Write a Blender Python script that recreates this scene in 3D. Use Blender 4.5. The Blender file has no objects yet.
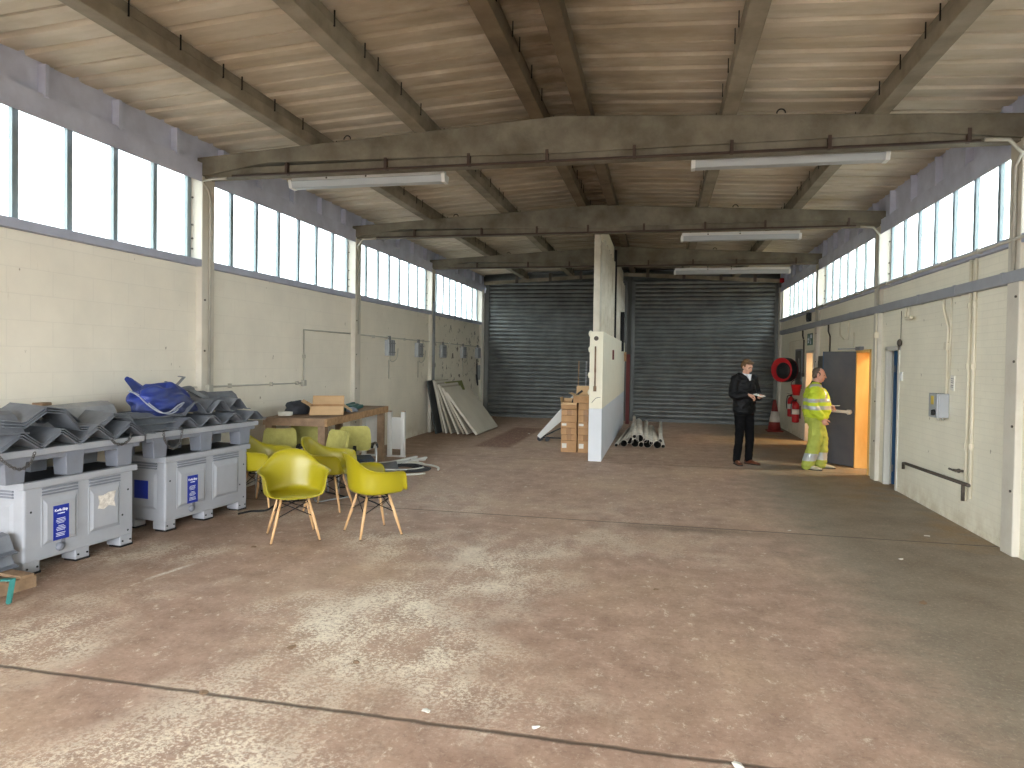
import bpy, math, random
from mathutils import Vector, Matrix, noise as mnoise
random.seed(7)
S = bpy.context.scene
COL = S.collection
PI = math.pi
R = math.radians
V = Vector

# ------------------------------------------------------------------ helpers
def lin(c):
    def f(x):
        x /= 255.0
        return x / 12.92 if x <= 0.04045 else ((x + 0.055) / 1.055) ** 2.4
    return tuple(f(x) for x in c) + (1.0,)

class MB:
    """collects shapes and links them as one mesh object"""
    def __init__(s):
        s.v = []; s.f = []; s.sm = []; s.mi = []
    def add(s, vs, fs, smooth=False, mi=0):
        o = len(s.v)
        s.v += [tuple(p) for p in vs]
        for f in fs:
            s.f.append(tuple(i + o for i in f)); s.sm.append(smooth); s.mi.append(mi)
        return s
    def bx(s, x0, x1, y0, y1, z0, z1, mi=0, M=None):
        vs = [V((x, y, z)) for z in (z0, z1) for y in (y0, y1) for x in (x0, x1)]
        if M is not None: vs = [M @ p for p in vs]
        return s.add(vs, [(0, 2, 3, 1), (4, 5, 7, 6), (0, 1, 5, 4), (2, 6, 7, 3), (0, 4, 6, 2), (1, 3, 7, 5)], False, mi)
    def bar(s, p0, p1, w, h, up=(0, 0, 1), mi=0):
        p0 = V(p0); p1 = V(p1); d = (p1 - p0).normalized(); u = V(up)
        a = d.cross(u)
        if a.length < 1e-4: a = d.cross(V((1, 0, 0)))
        a.normalize(); b = a.cross(d).normalized()
        vs = []
        for p in (p0, p1):
            for (i, j) in ((-1, -1), (1, -1), (1, 1), (-1, 1)):
                vs.append(p + a * (i * w / 2) + b * (j * h / 2))
        return s.add(vs, [(3, 2, 1, 0), (4, 5, 6, 7), (0, 1, 5, 4), (1, 2, 6, 5), (2, 3, 7, 6), (3, 0, 4, 7)], False, mi)
    def tube(s, pts, r, n=8, closed=False, mi=0, ab=None, side=None, cap=True):
        """swept ellipse; r number or list; ab list of (a,b) along (side, other)"""
        P = [V(p) for p in pts]; m = len(P)
        vs = []; prev = None
        for i in range(m):
            if closed: t = P[(i + 1) % m] - P[i - 1]
            elif i == 0: t = P[1] - P[0]
            elif i == m - 1: t = P[-1] - P[-2]
            else: t = (P[i + 1] - P[i]).normalized() + (P[i] - P[i - 1]).normalized()
            if t.length < 1e-9: t = V((0, 0, 1))
            t.normalize()
            if side is not None: a = V(side) - t * V(side).dot(t)
            elif prev is None:
                a = t.orthogonal()
            else: a = prev - t * prev.dot(t)
            if a.length < 1e-6: a = t.orthogonal()
            a.normalize(); prev = a; b = t.cross(a)
            if ab: ra, rb = ab[i]
            else:
                ra = rb = r[i] if isinstance(r, (list, tuple)) else r
            for k in range(n):
                q = 2 * PI * k / n
                vs.append(P[i] + a * (ra * math.cos(q)) + b * (rb * math.sin(q)))
        fs = []
        for i in range(m if closed else m - 1):
            j = (i + 1) % m
            for k in range(n):
                l = (k + 1) % n
                fs.append((i * n + k, i * n + l, j * n + l, j * n + k))
        s.add(vs, fs, True, mi)
        if cap and not closed:
            o = len(s.v) - m * n
            s.f.append(tuple(o + k for k in range(n - 1, -1, -1))); s.sm.append(False); s.mi.append(mi)
            s.f.append(tuple(o + (m - 1) * n + k for k in range(n))); s.sm.append(False); s.mi.append(mi)
        return s
    def cyl(s, p0, p1, r0, r1=None, n=14, mi=0):
        return s.tube([p0, p1], [r0, r0 if r1 is None else r1], n, mi=mi)
    def lathe(s, prof, c=(0, 0, 0), M=None, n=24, mi=0):
        vs = []; m = len(prof)
        for (r, z) in prof:
            for k in range(n):
                q = 2 * PI * k / n
                p = V((r * math.cos(q), r * math.sin(q), z))
                if M is not None: p = M @ p
                vs.append(p + V(c))
        fs = [(i * n + k, i * n + (k + 1) % n, (i + 1) * n + (k + 1) % n, (i + 1) * n + k) for i in range(m - 1) for k in range(n)]
        s.add(vs, fs, True, mi)
        o = len(s.v) - m * n
        s.f.append(tuple(o + k for k in range(n - 1, -1, -1))); s.sm.append(False); s.mi.append(mi)
        s.f.append(tuple(o + (m - 1) * n + k for k in range(n))); s.sm.append(False); s.mi.append(mi)
        return s
    def prism(s, poly, h, fn, mi=0):
        """poly 2D list, h=(h0,h1); fn(a,b,h)->xyz"""
        n = len(poly)
        vs = [fn(a, b, h[0]) for a, b in poly] + [fn(a, b, h[1]) for a, b in poly]
        fs = [tuple(range(n - 1, -1, -1)), tuple(range(n, 2 * n))] + [(i, (i + 1) % n, n + (i + 1) % n, n + i) for i in range(n)]
        return s.add(vs, fs, False, mi)
    def grid(s, rows, smooth=True, mi=0, closed_u=False):
        m = len(rows); n = len(rows[0]); vs = [p for r in rows for p in r]
        fs = []
        for i in range(m - 1):
            for k in range(n if closed_u else n - 1):
                l = (k + 1) % n
                fs.append((i * n + k, i * n + l, (i + 1) * n + l, (i + 1) * n + k))
        return s.add(vs, fs, smooth, mi)
    def ball(s, c, r, n=12, mi=0, sc=(1, 1, 1), M=None):
        rows = []
        for i in range(n // 2 + 1):
            t = PI * i / (n // 2)
            row = []
            for k in range(n):
                q = 2 * PI * k / n
                p = V((r * sc[0] * max(math.sin(t), 1e-3) * math.cos(q), r * sc[1] * max(math.sin(t), 1e-3) * math.sin(q), -r * sc[2] * math.cos(t)))
                if M is not None: p = M @ p
                row.append(p + V(c))
            rows.append(row)
        return s.grid(rows, True, mi, True)
    def mesh(s, name, mats):
        me = bpy.data.meshes.new(name)
        me.from_pydata(s.v, [], s.f)
        for m in (mats if isinstance(mats, (list, tuple)) else [mats]): me.materials.append(m)
        me.polygons.foreach_set('use_smooth', s.sm)
        me.polygons.foreach_set('material_index', s.mi)
        me.update()
        return me
    def build(s, name, mats, parent=None, bevel=0, subd=0, solid=0, seg=2, loc=None, rz=None):
        o = bpy.data.objects.new(name, s.mesh(name, mats)); COL.objects.link(o)
        if parent is not None: o.parent = parent
        if loc is not None: o.location = loc
        if rz is not None: o.rotation_euler.z = rz
        if solid:
            md = o.modifiers.new('solid', 'SOLIDIFY'); md.thickness = solid; md.offset = 0
        if bevel:
            md = o.modifiers.new('bevel', 'BEVEL'); md.width = bevel; md.segments = seg; md.limit_method = 'ANGLE'
        if subd:
            md = o.modifiers.new('subd', 'SUBSURF'); md.levels = subd; md.render_levels = subd
        return o

def split_build(mb, name, m, parent, **k):
    """every loose piece becomes an object of its own"""
    n = len(mb.v); par = list(range(n))
    def find(i):
        while par[i] != i:
            par[i] = par[par[i]]; i = par[i]
        return i
    for f in mb.f:
        for q in f[1:]: par[find(q)] = find(f[0])
    groups = {}
    for i, f in enumerate(mb.f): groups.setdefault(find(f[0]), []).append(i)
    for fs in groups.values():
        ids = sorted({q for i in fs for q in mb.f[i]}); mp = {q: j for j, q in enumerate(ids)}
        c = MB(); c.v = [mb.v[q] for q in ids]; c.f = [tuple(mp[q] for q in mb.f[i]) for i in fs]
        c.sm = [mb.sm[i] for i in fs]; c.mi = [mb.mi[i] for i in fs]
        c.build(name, m, parent, **k)

def tag(o, label=None, cat=None, group=None, kind=None):
    if label: o['label'] = label
    if cat: o['category'] = cat
    if group: o['group'] = group
    if kind: o['kind'] = kind
    return o

def thing(name, label, cat, loc=(0, 0, 0), rz=0, group=None, kind=None):
    o = bpy.data.objects.new(name, None); COL.objects.link(o)
    o.empty_display_size = 0.1
    o.location = loc; o.rotation_euler = (0, 0, rz)
    return tag(o, label, cat, group, kind)

def copy_tree(o, parent=None):
    kids = [c for c in bpy.data.objects if c.parent == o]
    c = o.copy(); COL.objects.link(c)
    if parent is not None: c.parent = parent
    for k in kids: copy_tree(k, c)
    return c

def smooth_pts(P, k=6, closed=False):
    P = [V(p) for p in P]; n = len(P); out = []
    rng = range(n if closed else n - 1)
    for i in rng:
        p0 = P[(i - 1) % n] if closed or i > 0 else P[i]
        p1 = P[i]; p2 = P[(i + 1) % n]
        p3 = P[(i + 2) % n] if closed or i + 2 < n else P[(i + 1) % n]
        for j in range(k):
            t = j / k
            out.append(0.5 * ((2 * p1) + (p2 - p0) * t + (2 * p0 - 5 * p1 + 4 * p2 - p3) * t * t + (3 * p1 - p0 - 3 * p2 + p3) * t ** 3))
    if not closed: out.append(P[-1])
    return out

# ------------------------------------------------------------------ materials
class NT:
    def __init__(s, name):
        s.m = bpy.data.materials.new(name); s.m.use_nodes = True
        s.t = s.m.node_tree; s.t.nodes.clear()
        s.out = s.n('ShaderNodeOutputMaterial'); s.b = s.n('ShaderNodeBsdfPrincipled')
        s.l(s.b.outputs[0], s.out.inputs[0])
    def n(s, k, **kw):
        x = s.t.nodes.new(k)
        for a, b in kw.items(): setattr(x, a, b)
        return x
    def l(s, a, b): s.t.links.new(a, b)
    def math(s, op, a, b=None, clamp=False):
        x = s.n('ShaderNodeMath', operation=op, use_clamp=clamp)
        for i, q in enumerate((a, b)):
            if q is None: continue
            if isinstance(q, (int, float)): x.inputs[i].default_value = q
            else: s.l(q, x.inputs[i])
        return x.outputs[0]
    def coords(s, kind='Object'):
        return s.n('ShaderNodeTexCoord').outputs[kind]
    def noise(s, vec, scale, detail=4, rough=0.55, map_scale=None, loc=(0, 0, 0)):
        if map_scale or loc != (0, 0, 0):
            mp = s.n('ShaderNodeMapping'); s.l(vec, mp.inputs[0])
            mp.inputs['Location'].default_value = loc
            if map_scale: mp.inputs['Scale'].default_value = map_scale
            vec = mp.outputs[0]
        x = s.n('ShaderNodeTexNoise'); s.l(vec, x.inputs['Vector'])
        x.inputs['Scale'].default_value = scale; x.inputs['Detail'].default_value = detail; x.inputs['Roughness'].default_value = rough
        return x.outputs[0]
    def ramp(s, fac, a, b, c0=(0, 0, 0, 1), c1=(1, 1, 1, 1)):
        x = s.n('ShaderNodeMapRange'); x.inputs[1].default_value = a; x.inputs[2].default_value = b
        x.clamp = True
        s.l(fac, x.inputs[0]); return x.outputs[0]
    def mix(s, fac, a, b):
        x = s.n('ShaderNodeMix', data_type='RGBA')
        for sock, q in ((x.inputs[0], fac), (x.inputs[6], a), (x.inputs[7], b)):
            if isinstance(q, (int, float)): sock.default_value = q
            elif isinstance(q, (tuple, list)): sock.default_value = q
            else: s.l(q, sock)
        return x.outputs[2]
    def color(s, q): 
        if isinstance(q, (tuple, list)): s.b.inputs['Base Color'].default_value = q
        else: s.l(q, s.b.inputs['Base Color'])
    def set(s, rough=0.6, metal=0, spec=0.5):
        s.b.inputs['Roughness'].default_value = rough; s.b.inputs['Metallic'].default_value = metal
        s.b.inputs['Specular IOR Level'].default_value = spec
    def bump(s, h, strength=0.3, dist=0.01):
        x = s.n('ShaderNodeBump'); x.inputs['Strength'].default_value = strength; x.inputs['Distance'].default_value = dist
        s.l(h, x.inputs['Height']); s.l(x.outputs[0], s.b.inputs['Normal'])

def mat(name, c, rough=0.6, metal=0, var=0.12, scale=8, c2=None, bump=0, bscale=60, spec=0.4, stretch=None, dirt=None, dirt_amt=0.3):
    t = NT(name); co = t.coords()
    a = lin(c)
    b = lin(c2) if c2 else tuple(x * (1 - var) for x in a[:3]) + (1,)
    col = t.mix(t.ramp(t.noise(co, scale, 5, 0.6, stretch), 0.35, 0.68), a, b)
    if dirt:
        col = t.mix(t.math('MULTIPLY', t.ramp(t.noise(co, scale * 0.6, 8, 0.7, None, (3, 7, 1)), 0.5, 0.72), dirt_amt), col, lin(dirt))
    t.color(col); t.set(rough, metal, spec)
    if bump: t.bump(t.noise(co, bscale, 4), bump, 0.005)
    return t.m

def flat(name, c, rough=0.5, metal=0, spec=0.5):
    t = NT(name); t.color(lin(c)); t.set(rough, metal, spec); return t.m

def floor_mat():
    t = NT('worn_painted_concrete'); co = t.coords()
    sep = t.n('ShaderNodeSeparateXYZ'); t.l(co, sep.inputs[0]); X, Y = sep.outputs[0], sep.outputs[1]
    fine = t.noise(co, 30, 8, 0.7); med = t.noise(co, 4, 7, 0.65); big = t.noise(co, 0.7, 5, 0.55)
    streak = t.noise(co, 2.6, 9, 0.72, (1, 0.55, 1))
    base = t.mix(t.ramp(med, .3, .72), lin((184, 154, 134)), lin((142, 114, 97)))
    base = t.mix(t.math('MULTIPLY', t.ramp(big, .45, .7), .5), base, lin((190, 164, 136)))
    # pale worn patches where the red paint is gone
    m1 = t.ramp(t.noise(co, 0.55, 3, .5, None, (4.3, 1.7, 0)), .46, .60)
    zone = t.math('MULTIPLY', t.ramp(X, 1.2, -1.2), t.ramp(Y, 9.5, 5.5))
    w = t.math('MULTIPLY', t.ramp(t.math('ADD', t.math('MULTIPLY', streak, .4), t.math('MULTIPLY', t.noise(co, 42, 10, .82), .6)), .485, .525), t.math('MULTIPLY', m1, zone))
    w2 = t.math('MULTIPLY', t.ramp(t.noise(co, 11, 10, .82, (1, .7, 1), (2, 9, 0)), .56, .64), .75)
    w = t.math('MAXIMUM', w, t.math('MULTIPLY', w2, t.ramp(X, 1.9, 0.6)))
    base = t.mix(t.math('MULTIPLY', w, .95), base, lin((234, 222, 200)))
    # bare grey lane along the right wall
    lane = t.ramp(t.math('ADD', X, t.math('MULTIPLY', t.math('SUBTRACT', med, .5), .9)), 1.05, 1.75)
    grey = t.mix(t.ramp(t.noise(co, 2.2, 6, .6), .35, .7), lin((146, 134, 117)), lin((118, 108, 94)))
    base = t.mix(t.math('MULTIPLY', lane, .92), base, grey)
    # rusty brown wear near the right wall; darker brown towards the far end
    b2 = t.math('MULTIPLY', t.ramp(t.noise(co, 1.3, 5, .6, None, (8, 2, 0)), .5, .68), t.math('MULTIPLY', t.ramp(X, 2.0, 2.9), t.ramp(Y, 6.0, 7.5)))
    base = t.mix(t.math('MULTIPLY', b2, .75), base, lin((150, 118, 74)))
    far = t.math('MULTIPLY', t.ramp(Y, 10.5, 15), t.ramp(med, .3, .6))
    base = t.mix(t.math('MULTIPLY', far, .25), base, lin((140, 116, 92)))
    # red oxide patch before the left shutter
    dx = t.math('ABSOLUTE', t.math('ADD', t.math('SUBTRACT', X, t.math('MULTIPLY', t.math('SUBTRACT', Y, 15.3), 0.0)), 3.27))
    dy = t.math('ABSOLUTE', t.math('SUBTRACT', Y, 15.3))
    rr = t.math('MULTIPLY', t.ramp(t.math('ADD', dx, t.math('MULTIPLY', fine, .1)), .46, .36), t.ramp(t.math('ADD', dy, t.math('MULTIPLY', fine, .3)), 2.3, 2.05))
    rr = t.math('MULTIPLY', rr, t.ramp(t.noise(co, 14, 6, .7), .33, .5))
    base = t.mix(t.math('MULTIPLY', rr, .85), base, lin((104, 56, 34)))
    # dark damp smear along the second joint
    s1 = t.math('MULTIPLY', t.ramp(t.math('ABSOLUTE', t.math('SUBTRACT', X, .35)), 1.1, .2), t.ramp(t.math('ABSOLUTE', t.math('ADD', t.math('SUBTRACT', Y, 7.38), t.math('MULTIPLY', t.math('SUBTRACT', med, .5), .2))), .22, .02))
    base = t.mix(t.math('MULTIPLY', s1, .7), base, lin((96, 82, 68)))
    # mottled darker brown towards the left wall
    s2 = t.math('MULTIPLY', t.ramp(X, -3.6, -4.6), t.ramp(t.noise(co, 3, 6, .65, None, (1, 5, 0)), .3, .6))
    base = t.mix(t.math('MULTIPLY', s2, .6), base, lin((126, 104, 84)))
    cm = t.math('MULTIPLY', t.ramp(t.math('ABSOLUTE', t.math('SUBTRACT', t.math('ADD', X, 3.835), t.math('MULTIPLY', t.math('SUBTRACT', Y, 4.8), .19))), .035, .008), t.ramp(t.math('ABSOLUTE', t.math('SUBTRACT', Y, 4.8)), .26, .1))
    base = t.mix(t.math('MULTIPLY', t.math('MULTIPLY', cm, t.ramp(fine, .3, .55)), .9), base, lin((232, 226, 214)))
    base = t.mix(t.math('MULTIPLY', t.ramp(t.noise(co, 26, 9, .8, None, (6, 1, 3)), .5, .62), .38), base, lin((112, 88, 74)))
    base = t.mix(t.math('MULTIPLY', t.ramp(t.noise(co, 36, 9, .8, None, (1, 8, 5)), .53, .62), .3), base, lin((214, 198, 176)))
    # fine dark specks
    base = t.mix(t.math('MULTIPLY', t.ramp(t.noise(co, 55, 3, .6), .68, .74), .55), base, lin((92, 76, 62)))
    # slab joints across the hall
    wob = t.math('MULTIPLY', t.math('SUBTRACT', t.noise(co, 5, 6, .6), .5), .035)
    j = None
    for yj in (3.11, 7.5, 11.9, 16.3):
        d = t.math('ABSOLUTE', t.math('SUBTRACT', t.math('ADD', Y, wob), yj))
        k = t.ramp(d, .022, .006)
        j = k if j is None else t.math('MAXIMUM', j, k)
    base = t.mix(t.math('MULTIPLY', j, .85), base, lin((78, 64, 52)))
    t.color(base); t.set(.62, 0, .4)
    h = t.math('SUBTRACT', t.math('ADD', t.math('MULTIPLY', fine, .4), t.math('MULTIPLY', med, .4)), j)
    t.bump(h, .35, .012)
    return t.m

def wall_mat(name, c, flake=False, brick=True, horiz_axis='y'):
    t = NT(name); co = t.coords()
    sep = t.n('ShaderNodeSeparateXYZ'); t.l(co, sep.inputs[0])
    cmb = t.n('ShaderNodeCombineXYZ'); t.l(sep.outputs[1 if horiz_axis == 'y' else 0], cmb.inputs[0]); t.l(sep.outputs[2], cmb.inputs[1])
    br = t.n('ShaderNodeTexBrick'); t.l(cmb.outputs[0], br.inputs['Vector'])
    br.inputs['Scale'].default_value = 1; br.inputs['Brick Width'].default_value = .225 if name.startswith('br') else .45
    br.inputs['Row Height'].default_value = .075 if name.startswith('br') else .225; br.inputs['Mortar Size'].default_value = .005
    br.inputs['Mortar Smooth'].default_value = .6
    a = lin(c); b = tuple(x * .9 for x in a[:3]) + (1,)
    col = t.mix(t.ramp(t.noise(co, 1.5, 6, .6), .35, .7), a, b)
    col = t.mix(t.math('MULTIPLY', t.ramp(br.outputs['Fac'], 0, 1), .16), col, tuple(x * .6 for x in a[:3]) + (1,))
    # drips and scuffs
    sc = t.math('MULTIPLY', t.ramp(t.noise(co, 7, 8, .75, (1, 1, .3), (3, 1, 2)), .64, .74), .35)
    col = t.mix(sc, col, lin((168, 152, 120)))
    lo = t.math('MULTIPLY', t.ramp(sep.outputs[2], .35, 0.0), t.ramp(t.noise(co, 4, 6, .7), .4, .6))
    col = t.mix(t.math('MULTIPLY', lo, .45), col, lin((176, 154, 112)))
    if flake:
        area = t.math('MULTIPLY', t.ramp(sep.outputs[1], 14.4, 16.8), t.math('MULTIPLY', t.ramp(sep.outputs[2], .7, 1.2), t.ramp(sep.outputs[2], 2.95, 2.7)))
        fl = t.ramp(t.noise(co, 4.2, 7, .72, None, (2, 4, 9)), .575, .60)
        col = t.mix(t.math('MULTIPLY', t.math('MULTIPLY', fl, area), .9), col, lin((82, 72, 56)))
    sp = t.math('MULTIPLY', t.ramp(t.noise(co, 16, 2, .5, (1, 1, .6)), .74, .77), .7)
    col = t.mix(sp, col, lin((120, 104, 78)))
    t.color(col); t.set(.55, 0, .35)
    t.bump(t.math('SUBTRACT', t.math('MULTIPLY', t.noise(co, 40, 4), .25), br.outputs['Fac']), .3 if brick else .1, .006)
    return t.m

M = {}
M['floor'] = floor_mat()
M['wall_l'] = wall_mat('block_paint_cream', (236, 229, 213), flake=True)
M['wall_r'] = wall_mat('brick_paint_cream', (238, 232, 212))
M['roof'] = None
def roof_mat():
    t = NT('fibre_cement_sheet'); co = t.coords()
    sep = t.n('ShaderNodeSeparateXYZ'); t.l(co, sep.inputs[0])
    a = t.mix(t.ramp(t.noise(co, 2.2, 7, .65, (1, 2.2, 1)), .3, .72), lin((204, 195, 180)), lin((182, 171, 150)))
    a = t.mix(t.math('MULTIPLY', t.ramp(t.noise(co, .8, 5, .6, (.5, 2, 1), (5, 0, 2)), .45, .7), .5), a, lin((164, 150, 128)))
    # darker brown towards the ridge
    rid = t.math('MULTIPLY', t.ramp(t.math('ABSOLUTE', t.math('ADD', sep.outputs[0], 1.06)), 2.2, .1), t.ramp(t.noise(co, 1.6, 6, .6, (1, 2, 1)), .1, .6))
    a = t.mix(t.math('MULTIPLY', rid, .8), a, lin((96, 78, 54)))
    t.color(a); t.set(.8, 0, .2); t.bump(t.noise(co, 50, 4), .15, .004)
    return t.m
M['roof'] = roof_mat()
M['beam'] = mat('rough_concrete_beam', (124, 118, 104), .85, 0, .2, 3, (90, 84, 70), .5, 45, dirt=(92, 82, 62), dirt_amt=.5)
M['bracket'] = mat('rusty_bracket', (74, 58, 50), .7, .2, .2, 10)
M['purlin'] = mat('concrete_purlin', (142, 134, 118), .85, 0, .2, 3, (112, 102, 86), .4, 50)
M['purlin_brown'] = mat('brown_ridge_purlin', (104, 90, 70), .85, 0, .2, 3, (74, 62, 46), .4, 50)  # darker brown tone for the pair beside the ridge
M['eaves'] = mat('blue_grey_with_glare', (198, 204, 224), .75, 0, .12, 3, (178, 183, 204), .25, 40)  # blue grey concrete; its paleness carries the glare around the windows
M['col_l'] = mat('column_paint', (206, 200, 186), .65, 0, .08, 4, None, .2, 40, dirt=(150, 130, 100), dirt_amt=.25)
M['sill'] = mat('sill_paint', (172, 176, 192), .7, 0, .15, 5, None, .2, 40)
M['frame'] = mat('galvanised_window_bar', (140, 152, 154), .5, .2, .12, 10)
M['shutter'] = mat('dark_shutter_steel', (112, 114, 112), .4, .5, .25, 2.5, (88, 90, 88), 0, 40, dirt=(96, 92, 80), dirt_amt=.3)
M['shutter_guide'] = mat('shutter_guide_steel', (98, 100, 98), .5, .4, .2, 4)
M['steel_grey'] = mat('grey_steel', (128, 130, 132), .5, .4, .15, 8)
M['conduit'] = mat('grey_conduit', (186, 182, 170), .5, .3, .15, 6)
M['conduit_cream'] = mat('painted_conduit', (222, 214, 192), .6, 0, .1, 6)
M['trunk'] = mat('cable_trunking_grey', (160, 162, 168), .55, .2, .15, 3)
M['dark_pipe'] = mat('dark_iron_pipe', (84, 76, 68), .6, .3, .2, 10)
M['bin'] = mat('grey_bin_plastic', (160, 163, 169), .55, 0, .08, 4, None, .06, 60, dirt=(130, 122, 108), dirt_amt=.22)
M['bin_dark'] = mat('grey_pallet_plastic', (122, 126, 136), .6, 0, .12, 4, None, .1, 60, dirt=(96, 92, 86), dirt_amt=.4)
M['black'] = mat('black_plastic', (26, 26, 28), .5, 0, .2, 8)
M['blue_label'] = mat('blue_label', (26, 48, 150), .4, 0, .08, 10)
M['white_ink'] = flat('white_ink', (226, 230, 240), .5)
M['paper'] = mat('paper', (228, 224, 214), .8, 0, .08, 20)
M['torn_paper'] = mat('torn_paper', (232, 226, 216), .85, 0, .2, 30, (180, 172, 160))
M['sheet'] = mat('grey_corrugated_sheet', (116, 120, 126), .55, 0, .15, 5, (92, 96, 104), .25, 70, dirt=(70, 72, 78), dirt_amt=.35)
M['sheet_pale'] = mat('pale_corrugated_sheet', (158, 160, 160), .6, 0, .12, 5, (136, 138, 140), .25, 70)
M['chain'] = mat('steel_chain', (110, 108, 106), .4, .8, .2, 20)
M['tarp'] = mat('blue_tarpaulin', (42, 60, 138), .42, 0, .25, 3.5, (64, 72, 98), .35, 22)
M['tarp_in'] = mat('tarpaulin_lining', (150, 156, 168), .6, 0, .2, 10)
M['alu'] = mat('bent_metal_profile', (140, 144, 148), .38, .7, .15, 12)
M['wood'] = mat('weathered_timber', (150, 124, 98), .75, 0, .2, 6, (114, 92, 72), .3, 30, stretch=(1, .2, 1), dirt=(84, 66, 52), dirt_amt=.35)
M['wood_edge'] = mat('chipboard_timber', (176, 142, 104), .8, 0, .2, 14, (140, 108, 76), .4, 40)
M['pallet_wood'] = mat('pallet_timber', (158, 132, 104), .85, 0, .2, 8, (120, 98, 76), .35, 30)
M['leg_wood'] = mat('pale_beech', (214, 176, 130), .45, 0, .12, 9, (192, 150, 104), 0, 30, stretch=(4, 4, .6))
M['chair'] = mat('chartreuse_plastic', (158, 146, 24), .36, 0, .05, 3, None, .03, 200, spec=.5)
M['black_metal'] = mat('black_wire', (22, 22, 24), .45, .5, .1, 10)
M['olive'] = mat('olive_upholstery', (178, 172, 100), .9, 0, .1, 12, (160, 154, 86), .2, 160)
M['seat_dark'] = mat('slate_upholstery', (58, 66, 78), .85, 0, .15, 12, None, .2, 150)
M['chrome'] = mat('tube_steel', (176, 178, 180), .28, .85, .08, 10)
M['card'] = mat('cardboard', (190, 150, 108), .85, 0, .12, 6, (170, 130, 90), .1, 60)
M['card_in'] = mat('cardboard_inside', (206, 172, 130), .85, 0, .1, 6)
M['tape'] = mat('brown_tape', (150, 104, 48), .35, 0, .1, 12)
M['white_panel'] = mat('white_board', (222, 222, 218), .6, 0, .05, 3)
M['white_clad'] = mat('white_lower_panel', (212, 216, 220), .5, 0, .06, 3, None, .05, 30)
M['cream_panel'] = mat('cream_board', (236, 230, 208), .6, 0, .06, 3, None, .08, 40)
M['clad'] = mat('ribbed_partition_sheet', (206, 200, 184), .55, .1, .12, 3, (182, 174, 154), dirt=(120, 106, 80), dirt_amt=.3)
M['board'] = mat('grey_insulation_board', (206, 200, 186), .8, 0, .08, 3, None, .12, 60)
M['board_edge'] = mat('board_edge', (176, 168, 152), .85, 0, .12, 9)
M['board_dark'] = mat('dark_board', (70, 72, 72), .8, 0, .15, 5)
M['board_green'] = mat('green_board', (124, 128, 76), .8, 0, .15, 6)
M['tube'] = mat('grey_pipe', (196, 190, 178), .5, 0, .14, 5, (160, 152, 138), .1, 40)
M['tube_in'] = mat('pipe_inside', (30, 28, 26), .9, 0, .1, 5)
M['hose_white'] = mat('white_cable', (218, 216, 206), .5, 0, .08, 8)
M['cable_dark'] = mat('dark_cable', (66, 68, 70), .55, 0, .2, 8)
M['teal'] = mat('teal_plastic', (52, 108, 106), .5, 0, .15, 8)
M['bag'] = mat('dark_bag', (62, 66, 74), .7, 0, .25, 9, (40, 42, 48), .3, 40)
M['red'] = mat('safety_red', (186, 24, 34), .38, 0, .15, 6)
M['red_dark'] = mat('oxide_red', (108, 44, 42), .6, 0, .15, 6)
M['orange'] = mat('cone_red', (120, 36, 30), .6, 0, .2, 6)
M['white_sleeve'] = mat('cone_sleeve', (206, 200, 188), .5, 0, .12, 8)
M['door_grey'] = mat('navy_grey_door', (90, 89, 90), .45, 0, .12, 2, (72, 73, 80))
M['door_blue'] = mat('blue_door', (40, 80, 116), .45, 0, .1, 3)
M['door_frame'] = mat('pale_frame', (206, 204, 194), .5, 0, .08, 5)
M['warm_wood'] = mat('warm_boarding', (226, 188, 116), .6, 0, .12, 4, (208, 164, 90), stretch=(1, 6, .3))
M['green_sign'] = flat('green_sign', (54, 104, 84), .4)
M['lamp_white'] = mat('batten_diffuser', (172, 176, 178), .45, 0, .06, 3)
M['teal_strap'] = mat('teal_strap', (58, 128, 122), .6, 0, .2, 9)
M['yellow_label'] = flat('yellow_label', (206, 178, 70), .5)
M['grey_box'] = mat('grey_enamel', (166, 170, 174), .4, .1, .08, 6)
M['notice'] = mat('grey_notice_board', (96, 94, 86), .6, 0, .15, 5)
# person
M['skin'] = mat('skin', (214, 164, 138), .5, 0, .08, 10)
M['skin_red'] = mat('ruddy_skin', (206, 154, 132), .5, 0, .1, 10)
M['hair_brown'] = mat('brown_hair', (104, 76, 46), .6, 0, .3, 40)
M['hair_grey'] = mat('cropped_hair', (96, 82, 70), .8, 0, .25, 60)
M['jacket'] = mat('black_padded_jacket', (13, 13, 16), .6, 0, .3, 8, (9, 9, 11), .3, 20, spec=.25)
M['trouser'] = mat('black_trousers', (13, 13, 15), .85, 0, .2, 8, None, .2, 60, spec=.15)
M['shirt'] = mat('pale_shirt', (222, 222, 226), .8, 0, .05, 8)
M['shoe_brown'] = mat('brown_leather', (96, 52, 32), .4, 0, .2, 10)
M['hivis'] = mat('hi_vis_yellow', (190, 208, 50), .7, 0, .1, 9, None, .2, 40)
M['hivis_t'] = mat('hi_vis_trousers', (168, 176, 78), .75, 0, .12, 7, (150, 160, 66), .25, 30)
M['reflect'] = mat('reflective_tape', (176, 180, 178), .35, .3, .08, 14)
M['shoe_pale'] = mat('pale_trainer', (164, 160, 138), .6, 0, .2, 12)
M['dark_sole'] = flat('dark_sole', (34, 32, 30), .7)
M['eye'] = flat('dark_eye', (30, 24, 20), .3)
M['lip'] = mat('lip', (160, 92, 82), .5, 0, .1, 10)

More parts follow.
